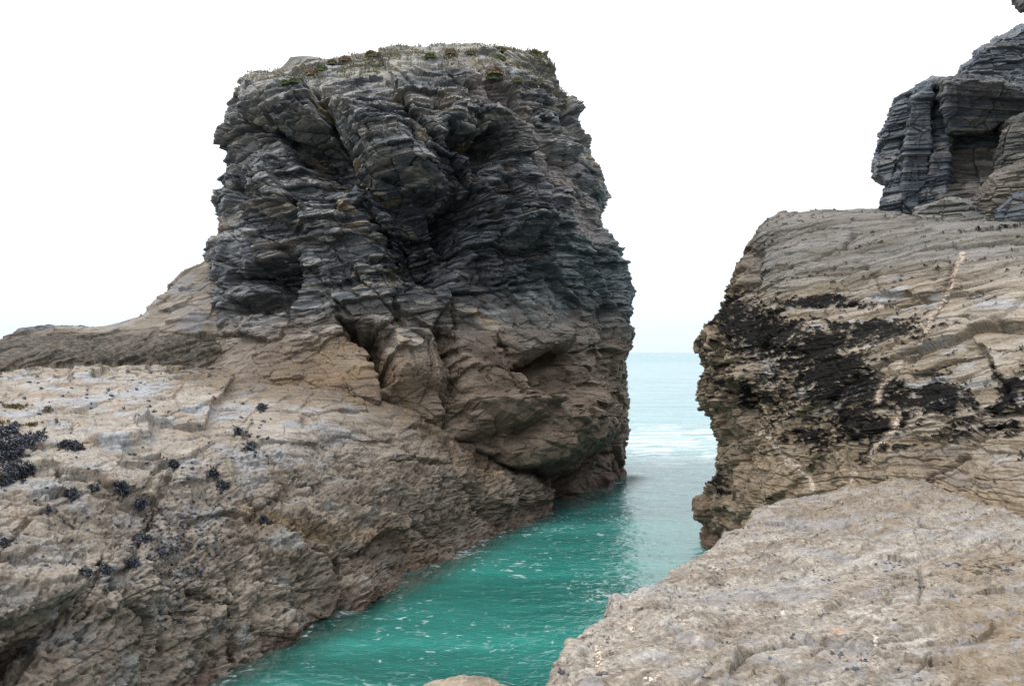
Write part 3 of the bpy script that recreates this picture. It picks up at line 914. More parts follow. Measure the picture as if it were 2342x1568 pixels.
netR[1] = [[q[0], q[1], max(q[2], netR[2][i][2] + 0.03) if i > 2 else q[2]] for i, q in enumerate(netR[1])]
netR = [list(r) + [[r[-1][0] + 5, r[-1][1] - 2.5, r[-1][2]], [r[-1][0] + 12, r[-1][1] - 6, r[-1][2]]] for r in netR]
SR = Surf(netR, [12, 40, 90, 130, 130, 130, 110, 20, 30, 20], [20, 110, 150, 120, 100, 95, 95, 85, 90, 70, 14, 4])
PR = SR.P.astype(np.float32); NR = SR.N; flipR = (NR[:, 1]).mean() > 0
if flipR: NR = -NR
pxr, pyr = toD(PR)
nbr = np.array([-0.05, 0.15, 1.0])
ar, br, wr = bedding(PR, nbr, (1, -1.2, 0), warp=(0.35, 0.10, 0.03)); nbr /= np.linalg.norm(nbr)
fR = Feat(PR, 10 * perlin(PR, 1.5, 231) + 4 * perlin(PR, 6, 233), 8 * perlin(PR, 1.5, 232) + 4 * perlin(PR, 6, 234), NR[:, 1] < 0.6)
fR.groove(-0.16, [(2200,585),(2178,640),(2165,672),(2130,720),(2108,775),(2060,835),(2020,885),(2008,905)], 6)
fR.groove(-0.14, [(2240,790),(2290,860),(2320,910)], 5)
fR.wedge(0.14, [(2240,790),(2290,860),(2320,910)], 60, -1)
fR.groove(-0.10, [(1930,700),(2050,690),(2200,665)], 4)
fR.wedge(0.10, [(1850,720),(2000,660),(2100,640)], 50, 1)
fR.groove(-0.12, [(2110,735),(2200,725),(2342,745)], 4)
fR.groove(-0.10, [(2080,850),(2180,815),(2342,800)], 4)
fR.wedge(0.16, [(1880,660),(2050,610),(2250,600)], 45, 1)
fR.groove(-0.10, [(2150,960),(2342,975)], 5)
fR.groove(-0.2, [(1960,528),(1938,548),(1930,560)], 4)
fR.poly(-0.35, [(1690,560),(1740,545),(1735,640),(1690,690),(1650,700)], 8, 30)
fR.poly(0.2, [(1560,735),(1650,735),(1660,790),(1650,840),(1570,830)], 8, 30)
fR.poly(-0.5, [(1640,860),(1700,880),(1720,960),(1660,940)], 8, 30)
fR.blob(0.35, 1620, 900, 40, 55); fR.blob(0.3, 1690, 860, 40, 30)
fR.groove(-0.3, [(1640,840),(1660,900),(1690,980),(1680,1060)], 8)
fR.groove(-0.3, [(1650,1080),(1665,1140),(1650,1220)], 9)
fR.blob(0.3, 1700, 1120, 60, 60)
R1h, R1t, R1e = facets(np.stack([ar, br, wr], 1) * np.array([0.35, 0.6, 0.8], np.float32), 12)
PR, NR, _x = restage(SR, NR, fR.d - 0.30 * sstep(1800, 1690, pxr) + 0.06 * R1h + 0.12 * R1t - 0.04 * sstep(0.04, 0, R1e) + 0.18 * fbm(PR, 0.45, 3, 351), flipR, r=14)
pxr, pyr = toD(PR)
ar, br, wr = bedding(PR, (-0.05, 0.15, 1.0), (1, -1.2, 0), warp=(0.35, 0.10, 0.03))
sr = np.clip(1.05 - (NR @ nbr) ** 2, 0.05, 1)
r1, _ = beds(ar, br, wr, 0.7, 2.2, 311, 0.3); r2, _ = beds(ar, br, wr, 0.22, 1.6, 321, 0.5); r3, kr3 = beds(ar, br, wr, 0.07, 0.9, 327, 0.7)
zr_ = PR[:, 2]
lowr = sstep(4.8, 3.6, zr_ + 0.6 * perlin(PR, 0.7, 240) + 0.0018 * (1900 - pxr) * -1)
endm = sstep(1760, 1660, pxr)       # broken end face
bR_ = np.stack([ar, br, wr], 1)
R2h, R2t, R2e = facets(bR_ * np.array([1.0, 1.6, 3.0], np.float32), 13)
dR = (0.035 + 0.12 * endm) * R2h + (0.05 + 0.12 * endm) * R2t - 0.03 * sstep(0.05, 0, R2e) * (0.3 + 0.7 * sr)
dR += (0.35 + 1.0 * sstep(-0.3, 0.3, R2h)) * sr * (0.06 * r1 + 0.055 * r2 + 0.022 * r3) * (1 - 0.45 * endm - 0.5 * lowr) + 0.035 * fbm(PR, 3, 3, 355) * (1 + 2 * endm) + (0.015 + 0.02 * endm + 0.015 * lowr) * fbm(PR, 11, 2, 358) + 0.07 * np.maximum(lowr, endm) * fbm(PR, 4.5, 3, 359)
bedR = np.stack([ar, br, wr], 1)
cr1 = np.clip(np.clip(ridge(bedR, (0.35, 0.35, 3.2), 1, 361) - 0.93, 0, 1) * 14, 0, 1)
cr2 = np.clip(np.clip(ridge(bedR, (0.5, 0.5, 8), 1, 363) - 0.92, 0, 1) * 14, 0, 1)
flat_ = sstep(0.97, 0.8, np.abs(NR @ nbr))
dR -= (0.07 * cr1 + 0.03 * cr2) * flat_
# black lichen / mussel crust
lich = np.zeros(len(PR), np.float32)
for (cx_, cy_, rx_, ry_, an_, wt_) in [(1740,760,110,70,10,1.0),(1860,790,130,60,5,.8),(1900,850,120,75,15,1.0),(1680,730,50,60,0,.9),(1990,750,120,30,3,.8),
                                       (2010,905,120,50,10,.9),(1960,960,110,45,10,.9),(2150,905,80,42,5,.85),(2230,975,120,30,3,.6),(1870,1000,60,30,5,.7),(1860,690,110,18,0,.7),(1960,700,70,14,0,.7),
                                       (2310,880,30,35,50,.6),(1995,1025,40,22,-20,.8),(1640,860,40,60,80,.5),(2300,950,80,35,0,.45),(1650,1110,22,40,0,.6),(1750,900,100,60,0,.6),(2250,1290,70,40,0,.0)]:
    an = math.radians(an_)
    u_ = ((pxr - cx_) * math.cos(an) + (pyr - cy_) * math.sin(an)) / rx_; v_ = (-(pxr - cx_) * math.sin(an) + (pyr - cy_) * math.cos(an)) / ry_
    lich = np.maximum(lich, wt_ * np.exp(-(u_ * u_ + v_ * v_) * 0.9))
ln = 0.5 * fbm(bedR, (0.9, 0.9, 3.6), 4, 371, 0.65) + 0.7 * fbm(bedR, (5, 5, 14), 4, 375, 0.7)
lm = sstep(-0.02, 0.10, lich - 0.42 + 1.0 * ln)
dR += 0.03 * lm * (1 + 1.1 * fbm(PR, 13, 3, 377))
VR = PR + NR * dR[:, None]
tr = fbm(PR, 0.5, 3, 381); tr2 = fbm(bedR, (0.5, 0.5, 6), 4, 383)
cR = mixc(np.tile(C(0.27, 0.23, 0.18), (len(PR), 1)), C(0.38, 0.345, 0.30), sstep(-0.3, 0.35, tr2 + 0.5 * tr))
cR = mixc(cR, C(0.40, 0.42, 0.46), sstep(0.16, 0.34, fbm(bedR, (0.8, 0.8, 3.5), 3, 385)) * 0.7)
topc = sstep(6.0, 7.0, zr_ + 0.35 * tr)
cR = mixc(cR, mixc(np.tile(C(0.17, 0.165, 0.155), (len(PR), 1)), C(0.24, 0.235, 0.235), sstep(-.2, .3, tr2)), topc * 0.85)
lb = mixc(np.tile(C(0.215, 0.165, 0.115), (len(PR), 1)), C(0.33, 0.27, 0.20), sstep(-0.35, 0.3, fbm(PR, 2.5, 4, 387)))
cR = mixc(cR, lb, np.maximum(lowr * 0.85, endm * 0.8))
cR = mixc(cR, C(0.15, 0.125, 0.10), endm * sstep(-0.1, 0.3, fbm(PR, 1.5, 3, 389)) * 0.6)
cR = mixc(cR, BLACK * 0.55, lm * 0.98)
vein_paths = [[(2203,580),(2185,612),(2176,640),(2172,660)], [(2166,672),(2148,705),(2130,725),(2118,755),(2112,775)], [(2075,815),(2062,835),(2040,862),(2018,880),(2012,902),(2010,915)],
              [(2052,955),(2045,985),(2006,1018),(1990,1040)], [(1955,1080),(1945,1095)], [(1735,985),(1762,1000),(1785,1035),(1800,1055)], [(1835,1075),(1852,1095),(1860,1120)], [(1800,1050),(1835,1078)]]
vd = np.full(len(PR), 1e9, np.float32)
for vp in vein_paths:
    s_ = np.nonzero((pxr > 1650) & (pxr < 2260) & (pyr > 540) & (pyr < 1160))[0]
    vd[s_] = np.minimum(vd[s_], linedist(pxr[s_] + 8 * perlin(PR[s_], 4, 391), pyr[s_] + 8 * perlin(PR[s_], 4, 392), vp)[0])
cR = mixc(cR, C(0.36, 0.27, 0.22), sstep(14, 5, vd) * 0.4)
cR = mixc(cR, C(0.62, 0.55, 0.47), sstep(6.5, 2.5, vd + 6 * perlin(PR, 6, 393)) * 0.85)
cR = mixc(cR, MAROON * 1.3, sstep(0.8, 0.1, zr_) * 0.6)
M_wall = rock_mat('foliated_stone', 0.85, 0.02, (1.5, 1.5, 26), 24, 0.50, 0.85, pits=0, spec=0.08)
fcs = SR.faces()
if flipR: fcs = fcs[:, ::-1]
wallE = empty('rock_wall', (6.0, 15.0, 3.0), 'large brown rock wall right of the channel, blotched with black lichen and crossed by a white quartz vein', 'rock wall')


def child(name, me_, mat, par):
    o = link(name, me_, mat)
    o.parent = par
    o.matrix_parent_inverse = Matrix.Translation(-Vector(par.location))
    return o


child('rock_face', np_mesh('rock_face', VR, fcs, cR, bedR, smooth=True), M_wall, wallE)

# quartz
M_quartz = bpy.data.materials.new('quartz'); M_quartz.use_nodes = True
_n = M_quartz.node_tree; _b = _n.nodes['Principled BSDF']
_t = _n.nodes.new('ShaderNodeTexNoise'); _t.inputs['Scale'].default_value = 18; _t.inputs['Detail'].default_value = 4
_r = _n.nodes.new('ShaderNodeValToRGB'); _r.color_ramp.elements[0].position = 0.35; _r.color_ramp.elements[0].color = (0.30, 0.20, 0.15, 1)
_r.color_ramp.elements[1].position = 0.6; _r.color_ramp.elements[1].color = (0.60, 0.54, 0.46, 1)
_n.links.new(_t.outputs['Fac'], _r.inputs[0]); _n.links.new(_r.outputs[0], _b.inputs['Base Color']); _b.inputs['Roughness'].default_value = 0.55


def stones(centers, sizes, seed, normals=None, flat=0.6):
    """many small angular stones in one mesh"""
    r_ = np.random.RandomState(seed)
    ico = np.array([(0,0,1),(0.89,0,0.45),(0.28,0.85,0.45),(-0.72,0.53,0.45),(-0.72,-0.53,0.45),(0.28,-0.85,0.45),(0.72,0.53,-0.45),(-0.28,0.85,-0.45),(-0.89,0,-0.45),(-0.28,-0.85,-0.45),(0.72,-0.53,-0.45),(0,0,-1)])
    tri = np.array([(0,1,2),(0,2,3),(0,3,4),(0,4,5),(0,5,1),(1,6,2),(2,7,3),(3,8,4),(4,9,5),(5,10,1),(2,6,7),(3,7,8),(4,8,9),(5,9,10),(1,10,6),(6,11,7),(7,11,8),(8,11,9),(9,11,10),(10,11,6)])
    Vs, Fs = [], []
    for k, (c_, s_) in enumerate(zip(centers, sizes)):
        v = ico * (0.75 + 0.5 * r_.rand(12, 1)) * np.array([1 + 0.5 * r_.rand(), 0.8, flat + 0.3 * r_.rand()]) * s_
        q, _ = np.linalg.qr(r_.normal(size=(3, 3)) * 0.5 + np.eye(3))
        if np.linalg.det(q) < 0: q[:, 0] *= -1
        Vs.append(v @ q.T + c_); Fs.append(tri + 12 * k)
    return np.concatenate(Vs), np.concatenate(Fs)


def snap(Vv, Nn, Pxy, x_, y_, tol=2.5):
    """index of the nearest surface point at that place of the face"""
    qx, qy = Pxy
    for r in (tol, tol * 3, tol * 8, tol * 20):
        i = np.nonzero((np.abs(qx - x_) < r) & (np.abs(qy - y_) < r))[0]
        if len(i): return i[np.argmin(Vv[i, 1])]
    return 0


DR_ = toD(VR)
cs_, ss_ = [], []
for vp in vein_paths:
    for k in range(len(vp) - 1):
        (x0, y0), (x1, y1) = vp[k], vp[k + 1]
        L_ = math.hypot(x1 - x0, y1 - y0)
        for j in range(int(L_ / 1.5)):
            t_ = random.random()
            if math.sin((x0 + t_ * (x1 - x0)) * 0.35) < -0.45 and random.random() < 0.8: continue
            i = snap(VR, NR, DR_, lerp(x0, x1, t_) + random.gauss(0, 2.8), lerp(y0, y1, t_) + random.gauss(0, 2.8))
            cs_.append(VR[i] - NR[i] * 0.005); ss_.append(random.uniform(0.005, 0.016) * VR[i, 1] / 13)
qv, qf = stones(np.array(cs_), ss_, 5)
child('quartz_vein', np_mesh('quartz_vein', qv, qf), M_quartz, wallE)

# ------------------------------------------------------------------ FOREGROUND SLAB
edge_ = [(-0.25, 0.6, 3.42), (-0.05, 1.8, 3.40), (0.02, 2.9, 3.38), (0.16, 3.9, 3.33), (0.31, 4.6, 3.27), (0.47, 5.05, 3.25), (0.75, 5.75, 3.18), (1.12, 6.3, 3.11), (1.78, 7.6, 3.04), (2.55, 8.9, 3.02), (3.46, 10.0, 3.06), (5.2, 11.3, 3.1), (8, 12.4, 3.3)]
offs = [(-0.15, -0.10, -5.2), (-0.35, -0.05, -3.4), (-0.05, 0.0, -1.6), (0.0, 0.0, -0.45), (0.08, -0.03, -0.04), (0.5, -0.25, 0.05), (1.5, -0.7, 0.09), (3.0, -1.4, 0.12), (5.0, -2.0, 0.14), (8.0, -2.4, 0.2), (12, -2.4, 0.3)]
netS = []
for k, (ex, ey, ez) in enumerate(edge_):
    sc_ = 0.5 if k < 3 else 1.0
    row = []
    for (ox, oy, oz) in offs:
        row.append([ex + ox, ey + oy * (0.3 + 0.07 * k), ez + oz])
    netS.append(row)
# far side drops down behind the brow
netS.append([[q[0] + 0.5, q[1] + 0.8, q[2] - 0.9] for q in netS[-1]])
SS = Surf(netS, [8, 30, 50, 50, 60, 170, 210, 170, 110, 30], [20, 50, 110, 100, 70, 90, 80, 120, 100, 90, 90, 40, 8])
PS = SS.P.astype(np.float32); NS = SS.N; flipS = NS[:, 2].mean() < 0
if flipS: NS = -NS
pxs, pys = toD(PS)
nbs = np.array([0.30, -0.15, 1.0])
as_, bs_, ws = bedding(PS, nbs, (1, 0.8, 0), warp=(0.12, 0.06, 0.03)); nbs /= np.linalg.norm(nbs)
bedS = np.stack([as_, bs_, ws], 1)
fS = Feat(PS, 8 * perlin(PS, 3, 431), 8 * perlin(PS, 3, 432), PS[:, 1] > 1.5)
crkS = [(1679,1530),(1688,1509),(1746,1486),(1784,1480),(1842,1476),(1900,1473),(1976,1479),(2130,1500)]
fS.groove(-0.05, crkS, 4)
fS.groove(-0.03, [(1500,1470),(1600,1440),(1680,1425)], 3)
fS.groove(-0.03, [(1880,1395),(1960,1370),(2090,1345)], 3)
fS.wedge(0.04, crkS, 60, -1)
fS.groove(-0.06, [(1679,1530),(1700,1505),(1730,1495)], 10)
fS.groove(-0.04, [(1976,1479),(2080,1440),(2200,1420),(2342,1405)], 5)
fS.groove(-0.035, [(2101,1288),(2108,1340),(2104,1392)], 4)
fS.groove(-0.04, [(1990,1290),(2060,1282),(2140,1262),(2260,1240)], 5)
fS.blob(0.06, 1500, 1400, 80, 40); fS.blob(0.10, 1745, 1185, 45, 26); fS.blob(0.08, 1810, 1165, 40, 20); fS.blob(0.06, 1680, 1230, 40, 26); fS.blob(0.05, 1600, 1330, 70, 30)
fS.blob(-0.06, 1460, 1440, 40, 20); fS.blob(-0.06, 1590, 1350, 30, 16); fS.blob(-0.05, 1650, 1340, 22, 12)
fS.blob(0.05, 1900, 1250, 160, 30, -10); fS.blob(-0.08, 1350, 1500, 30, 26); fS.blob(0.06, 1310, 1480, 25, 20); fS.blob(0.05, 1420, 1390, 30, 14)
ss = np.clip(1.05 - (NS @ nbs) ** 2, 0.12, 1)
q1, _ = beds(as_, bs_, ws, 0.16, 0.9, 411, 0.4); q2, kq2 = beds(as_, bs_, ws, 0.05, 0.45, 421, 0.5)
S1h, S1t, S1e = facets(bedS * np.array([1.2, 1.2, 3.0], np.float32), 17)
S2h, S2t, S2e = facets(bedS * np.array([4.5, 4.5, 12.0], np.float32), 18)
dS = fS.d + ss * (0.10 * q1 + 0.05 * q2) + 0.02 * S1h + 0.04 * S1t + 0.008 * S2h + 0.012 * S2t + 0.08 * fbm(PS, 0.8, 2, 451) + 0.016 * fbm(PS, 4.5, 3, 455) * (1 + 0.9 * sstep(1850, 1500, pxs)) + 0.011 * fbm(PS, 20, 3, 458, 0.65)
cs1 = np.clip(np.clip(ridge(bedS, (0.7, 0.7, 5.0), 1, 461) - 0.94, 0, 1) * 16, 0, 1) * sstep(-0.1, 0.15, fbm(PS, 1.1, 2, 462))
cs2 = np.clip(np.clip(ridge(PS, (1.0, 3.2, 1), 1, 463) - 0.95, 0, 1) * 20, 0, 1) * sstep(0.0, 0.2, fbm(PS, 0.9, 2, 464))
dS -= 0.022 * cs1 + 0.016 * cs2
bare = 0.7 * sstep(0.16, 0.34, fbm(PS * np.array([1, 1, 1], np.float32), (0.8, 1.5, 1), 4, 471, 0.6) + 0.25 * sstep(0.12, 0.2, 0.5 * fbm(PS, 3.4, 3, 472)))
bare = np.maximum(bare * 0.9, 0.6 * sstep(0.25, 0.34, fbm(PS, 5.0, 3, 473)))
crust = 1 - bare
dS += crust * (0.004 + 0.006 * fbm(PS, 40, 2, 475))
vd = np.full(len(PS), 1e9, np.float32)
VS = PS + NS * dS[:, None]
ts = fbm(PS, 0.8, 3, 481); ts2 = fbm(PS, 7, 4, 483, 0.65)
cS = mixc(np.tile(C(0.30, 0.262, 0.22), (len(PS), 1)), C(0.42, 0.38, 0.33), sstep(-0.35, 0.35, ts2 + 0.3 * ts))
fl_ = np.stack([PS[:, 0] * 0.80 + PS[:, 1] * 0.60, -PS[:, 0] * 0.60 + PS[:, 1] * 0.80, PS[:, 2]], 1)
strk = fbm(fl_ + 0.15 * np.stack([ts, ts2, ts], 1), (0.7, 4.5, 2.0), 4, 491, 0.6)
strk2 = fbm(fl_ + 0.1 * np.stack([ts2, ts, ts], 1), (1.8, 14, 3.0), 3, 492, 0.6)
cS = mixc(cS, C(0.235, 0.19, 0.145), sstep(0.0, 0.35, strk) * 0.5)
cS = mixc(cS, C(0.50, 0.475, 0.43), sstep(0.05, 0.4, -strk) * 0.5)
cS = mixc(cS, C(0.20, 0.165, 0.135), sstep(0.22, 0.42, strk2) * 0.7)
cS = mixc(cS, C(0.24, 0.195, 0.15), sstep(1260, 1150, pys + 40 * ts) * 0.45)
lc = np.clip(np.clip(ridge(fl_ + 0.2 * np.stack([ts, ts, ts], 1), (0.45, 2.0, 1.0), 1, 494) - 0.955, 0, 1) * 26, 0, 1) * sstep(-0.05, 0.12, fbm(PS, 0.9, 2, 495))
cS = mixc(cS, C(0.07, 0.06, 0.055), lc * 0.65)
VS = VS - NS * (0.022 * lc)[:, None]
grn = fbm(PS, 34, 3, 493, 0.7)
cS = cS * (1 + 0.65 * np.clip(grn, -.6, .6))[:, None] * C(0.98, 1.0, 1.03)
rgt = sstep(2080, 2260, pxs + 80 * ts) * sstep(1240, 1300, pys + 20 * ts)
cS = mixc(cS, C(0.26, 0.195, 0.125), rgt * 0.6 * sstep(-0.3, 0.2, ts2 + ts))
for (x_, y_, rx_, ry_) in [(2215,1222,90,16),(2034,1362,50,18),(1770,1557,90,18),(1640,1380,40,14),(2330,1460,40,10),(1900,1215,70,14),(2080,1530,70,14)]:
    bare = np.maximum(bare, np.exp(-(((pxs - x_) / rx_) ** 2 + ((pys - y_) / ry_) ** 2)) * sstep(-0.15, 0.15, fbm(PS, 4, 4, 489, 0.65)))
cS = mixc(cS, C(0.37, 0.385, 0.42), bare * 0.75)
cS = mixc(cS, BLACK * 1.8, np.clip(cs1, 0, 1) * 0.2)
sp2 = fbm(PS, 28, 2, 485)
cS = mixc(cS, C(0.05, 0.045, 0.035), sstep(0.02, 0.10, fbm(PS, 17, 4, 487, 0.65) - 0.40 + 0.46 * np.exp(-(((pxs - 2265) / 60) ** 2 + ((pys - 1302) / 26) ** 2))) * 0.85)
cS = mixc(cS, C(0.50, 0.28, 0.16), np.exp(-(((pxs - 1919) / 26) ** 2 + ((pys - 1440) / 5) ** 2)) * 0.6)
M_slab = rock_mat('barnacled_stone', 0.95, 0.012, (4, 4, 34), 60, 0.45, 0.88, pits=38, spec=0.12)
fcs = SS.faces()
if flipS: fcs = fcs[:, ::-1]
slabE = empty('rock_slab', (2.0, 5.0, 3.2), 'broad pale barnacled rock slab in the right foreground sloping to the channel edge', 'rock slab')
child('rock_surface', np_mesh('rock_surface', VS, fcs, cS, bedS, smooth=True), M_slab, slabE)
DS_ = toD(VS)
cs_, ss_ = [], []
for (x0, y0, sx, sy, n_) in [(1367,1500,10,26,50),(1372,1525,12,14,30),(1443,1428,8,12,34),(1453,1365,14,5,24),(1789,1400,8,12,30),(2003,1462,4,12,24),(1490,1550,16,8,20),(1560,1420,10,8,8)]:
    for _ in range(n_):
        i = snap(VS, NS, DS_, random.gauss(x0, sx * .6), random.gauss(y0, sy * .6))
        cs_.append(VS[i] - NS[i] * 0.003); ss_.append(random.uniform(0.004, 0.011))
qv, qf = stones(np.array(cs_), ss_, 6)
child('quartz_patches', np_mesh('quartz_patches', qv, qf), M_quartz, slabE)['kind'] = 'stuff'

# small rock poking up at the foot of the picture
_c = W(1060, 1600, 4.0)
lump('rock', (_c[0], _c[1], _c[2] - 0.13), (0.30, 0.28, 0.20), 501, M_slab, C(0.30, 0.25, 0.195), C(0.42, 0.36, 0.295),
     'rounded beige rock tip at the bottom edge beside the green water', 'rock', nb=(0, 0, 1), nu=160, nv=90, amp=0.6)
# pillar that carries it down to the bed
# small boulder at the waterline under the right wall
_c = W(1612, 1165, 20.2)
lump('boulder', (_c[0] + 0.15, _c[1], _c[2]), (0.42, 0.5, 0.36), 511, M_wall, C(0.17, 0.13, 0.10), C(0.24, 0.19, 0.145),
     'brown knob of rock jutting over the sea from the foot of the right wall', 'boulder', nu=90, nv=60)

# ------------------------------------------------------------------ UPPER RIGHT CLIFF
cliffE = empty('cliff', (12.5, 22, 4.5), 'dark blue-grey slate cliff with stepped buttresses and a deep overhang above the right rock wall', 'cliff')


def block(name, outline, d0, gx, gy, thick, seed, base, alt, pale=0.3, nf=70, amp=1.0, shrink=0.96):
    """one fractured rock block: outline in the face, front plane depth d0 + gx, gy tilt, going back by thick"""
    o = np.array(outline, float)
    L_ = np.r_[0, np.cumsum(np.linalg.norm(np.diff(np.vstack([o, o[:1]]), axis=0), axis=1))]
    n = int(L_[-1] / 2.0)
    t = np.linspace(0, L_[-1], n, endpoint=False)
    oc_ = np.vstack([o, o[:1]])
    ox, oy = np.interp(t, L_, oc_[:, 0]), np.interp(t, L_, oc_[:, 1])
    cx_, cy_ = o[:, 0].mean(), o[:, 1].mean()
    rows = []
    for v in np.linspace(0.0, 1, nf):
        k = v ** 0.8
        x_, y_ = cx_ + (ox - cx_) * k, cy_ + (oy - cy_) * k
        d = d0 + gx * (x_ - cx_) / 100 + gy * (y_ - cy_) / 100 + 0.18 * sstep(0.9, 1.0, k)
        rows.append(np.stack([(x_ - 1171) / F * d, d, CAMZ + (HZ - y_) / F * d], 1))
    dl = d
    for v in np.linspace(0, 1, 40)[1:]:
        d = dl + thick * v ** 1.3
        k = 1 - (1 - shrink) * v
        x_, y_ = cx_ + (ox - cx_) * k, cy_ + (oy - cy_) * k
        rows.append(np.stack([(x_ - 1171) / F * d, d, CAMZ + (HZ - y_) / F * d], 1))
    G = np.array(rows)
    sf = object.__new__(Surf); sf.shape = G.shape[:2]; sf.closed = True; sf.P = G.reshape(-1, 3)
    Nn = sf.normals(sf.P); Nn[:n] = Nn[3 * n:4 * n]
    Gn = Nn.reshape(G.shape); Gn = blur(blur(Gn, 2, 0), 2, 1)
    Nn = Gn.reshape(-1, 3); Nn /= np.linalg.norm(Nn, axis=1)[:, None] + 1e-9
    fl = Nn[: n * 30, 1].mean() > 0
    if fl: Nn = -Nn
    Pq = sf.P.astype(np.float32)
    a_, b_, w_ = bedding(Pq, (0.07, 0.08, 1), (1, 0.1, 0), warp=(0.15, 0.03, 0.01))
    bd_ = np.stack([a_, b_, w_], 1)
    A1h, A1t, A1e = facets(bd_ * np.array([1.0, 1.0, 0.7], np.float32), seed)
    A2h, A2t, A2e = facets(bd_ * np.array([2.6, 2.6, 5.0], np.float32), seed + 1)
    s1, _ = beds(a_, b_, w_, 0.62, 1.8, seed, 0.35); s2, k2_ = beds(a_, b_, w_, 0.19, 1.6, seed + 3, 0.6); s3, _ = beds(a_, b_, w_, 0.06, 0.8, seed + 5, 0.6)
    sd2 = np.clip(1.05 - Nn[:, 2] ** 2, 0.15, 1)
    d = amp * (0.12 * A1h + 0.14 * A1t + 0.05 * A2h + 0.05 * A2t + sd2 * (0.18 * s1 + 0.10 * s2 + 0.03 * s3) - 0.04 * sstep(.05, 0, A1e)) + 0.03 * fbm(Pq, 4, 3, seed)
    Vv = Pq + Nn * d[:, None]
    t1 = fbm(Pq, 0.7, 3, seed + 7); t2 = fbm(bd_, (0.7, 0.7, 4.5), 3, seed + 8)
    c_ = mixc(np.tile(base, (len(Pq), 1)), alt, sstep(-0.3, 0.35, t2 + 0.5 * t1))
    c_ = mixc(c_, C(0.30, 0.275, 0.24), sstep(0.15, 0.4, t2 + 0.5 * (hrand(k2_, seed=8) - .5)) * pale)
    fc_ = sf.faces()
    if fl: fc_ = fc_[:, ::-1]
    o_ = child(name, np_mesh(name, Vv, fc_, c_ * 1.15, bd_), M_stack, cliffE)
    return o_


CB, CA = C(0.060, 0.078, 0.105), C(0.15, 0.175, 0.21)
WB, WA = C(0.125, 0.132, 0.132), C(0.24, 0.245, 0.235)
block('upper_block', [(2188,185),(2200,152),(2226,136),(2232,116),(2268,98),(2272,90),(2295,82),(2345,58),(2520,-20),(2700,-90),(2700,330),(2200,330)], 23.2, -0.2, -0.6, 7, 611, CB, CA, 0.25)
block('buttress', [(2020,500),(2024,450),(2034,425),(2000,405),(1999,372),(2012,330),(2026,298),(2040,262),(2054,236),(2082,210),(2112,192),(2135,180),(2172,182),(2172,510)], 21.2, -0.9, -0.2, 6, 621, CB, CA, 0.35)
block('pillar', [(2062,510),(2066,420),(2075,300),(2090,215),(2130,186),(2128,330),(2108,510)], 20.5, -0.3, 0.1, 3, 631, CB, CA, 0.15, amp=0.7)
block('pillar', [(2122,510),(2128,420),(2135,345),(2172,330),(2170,430),(2160,510)], 20.3, -0.3, 0.1, 3, 641, CB, C(0.15, 0.15, 0.15), 0.4, amp=0.7)
block('cave_slab', [(2150,352),(2200,336),(2290,330),(2290,510),(2150,510)], 20.2, -0.3, -0.8, 2, 655, C(0.09,0.09,0.09), C(0.16,0.155,0.15), 0.5, amp=0.9)
block('cave_wall', [(2160,290),(2300,290),(2300,510),(2160,510)], 20.5, -0.2, -0.3, 3, 651, CB, CA, 0.3, amp=0.8)
block('overhang_slab', [(2154,184),(2210,178),(2290,186),(2345,206),(2480,200),(2480,262),(2345,258),(2300,278),(2262,304),(2176,312),(2164,296),(2156,250)], 19.8, 0.0, 0.35, 5, 661, CB, C(0.15, 0.155, 0.165), 0.45, amp=0.75)
block('side_block', [(2272,350),(2282,310),(2300,275),(2345,250),(2520,230),(2700,220),(2700,540),(2275,520),(2262,430)], 18.6, -0.5, -0.2, 5, 671, WB, WA, 0.4)
block('lower_block', [(2180,515),(2200,480),(2238,440),(2290,396),(2360,365),(2520,350),(2700,350),(2700,570),(2190,560)], 18.0, -0.6, -0.3, 4, 681, C(0.11, 0.10, 0.095), C(0.19, 0.175, 0.155), 0.4)
block('lower_block', [(2070,515),(2100,475),(2160,452),(2230,462),(2262,500),(2262,560),(2070,545)], 18.9, -0.6, -0.5, 3, 691, WB * 0.9, WA, 0.5, amp=0.8)
block('corner_block', [(2268,520),(2275,478),(2310,446),(2360,438),(2480,430),(2480,560),(2268,540)], 17.3, -0.5, -0.3, 3, 701, CB, C(0.16, 0.18, 0.20), 0.2, amp=0.6)

# nearer cliff at the right, only its overhanging nose enters the picture
rowsN = []
for (py0, dn, x0) in [(-620,19,2420),(-420,17.2,2370),(-200,16.2,2330),(-80,16,2318),(5,16,2318),(34,16.3,2352),(80,17,2440),(200,17.6,2520),(400,17.4,2560),(560,16.6,2580),(700,16,2600)]:
    rowsN.append([W(x0 + 60, py0, dn + 3.5), W(x0, py0, dn + 1), W(x0 + 30, py0 + 4, dn - 0.2), W(x0 + 200, py0 + 10, dn - 1.2), W(x0 + 500, py0 + 20, dn - 1.5), W(x0 + 900, py0 + 20, dn - 1)])
SN = Surf(rowsN, [8, 16, 60, 50, 20], [8, 20, 40, 50, 30, 20, 20, 20, 14, 8])
PN = SN.P.astype(np.float32); NN = SN.N; flipN = NN[:, 1].mean() > 0
if flipN: NN = -NN
an_, bn_, wn_ = bedding(PN, (-0.1, 0.05, 1), (1, 0.1, 0))
n1_, _ = beds(an_, bn_, wn_, 0.5, 1.0, 711, 0.4); n2_, _ = beds(an_, bn_, wn_, 0.12, 0.5, 721, 0.6)
VN = PN + NN * (0.18 * n1_ + 0.08 * n2_ + 0.12 * fbm(PN, 0.8, 3, 731))[:, None]
cN = mixc(np.tile(C(0.09, 0.095, 0.10), (len(PN), 1)), C(0.16, 0.165, 0.165), sstep(-.3, .3, fbm(PN, 1.5, 3, 741)))
fcs = SN.faces()
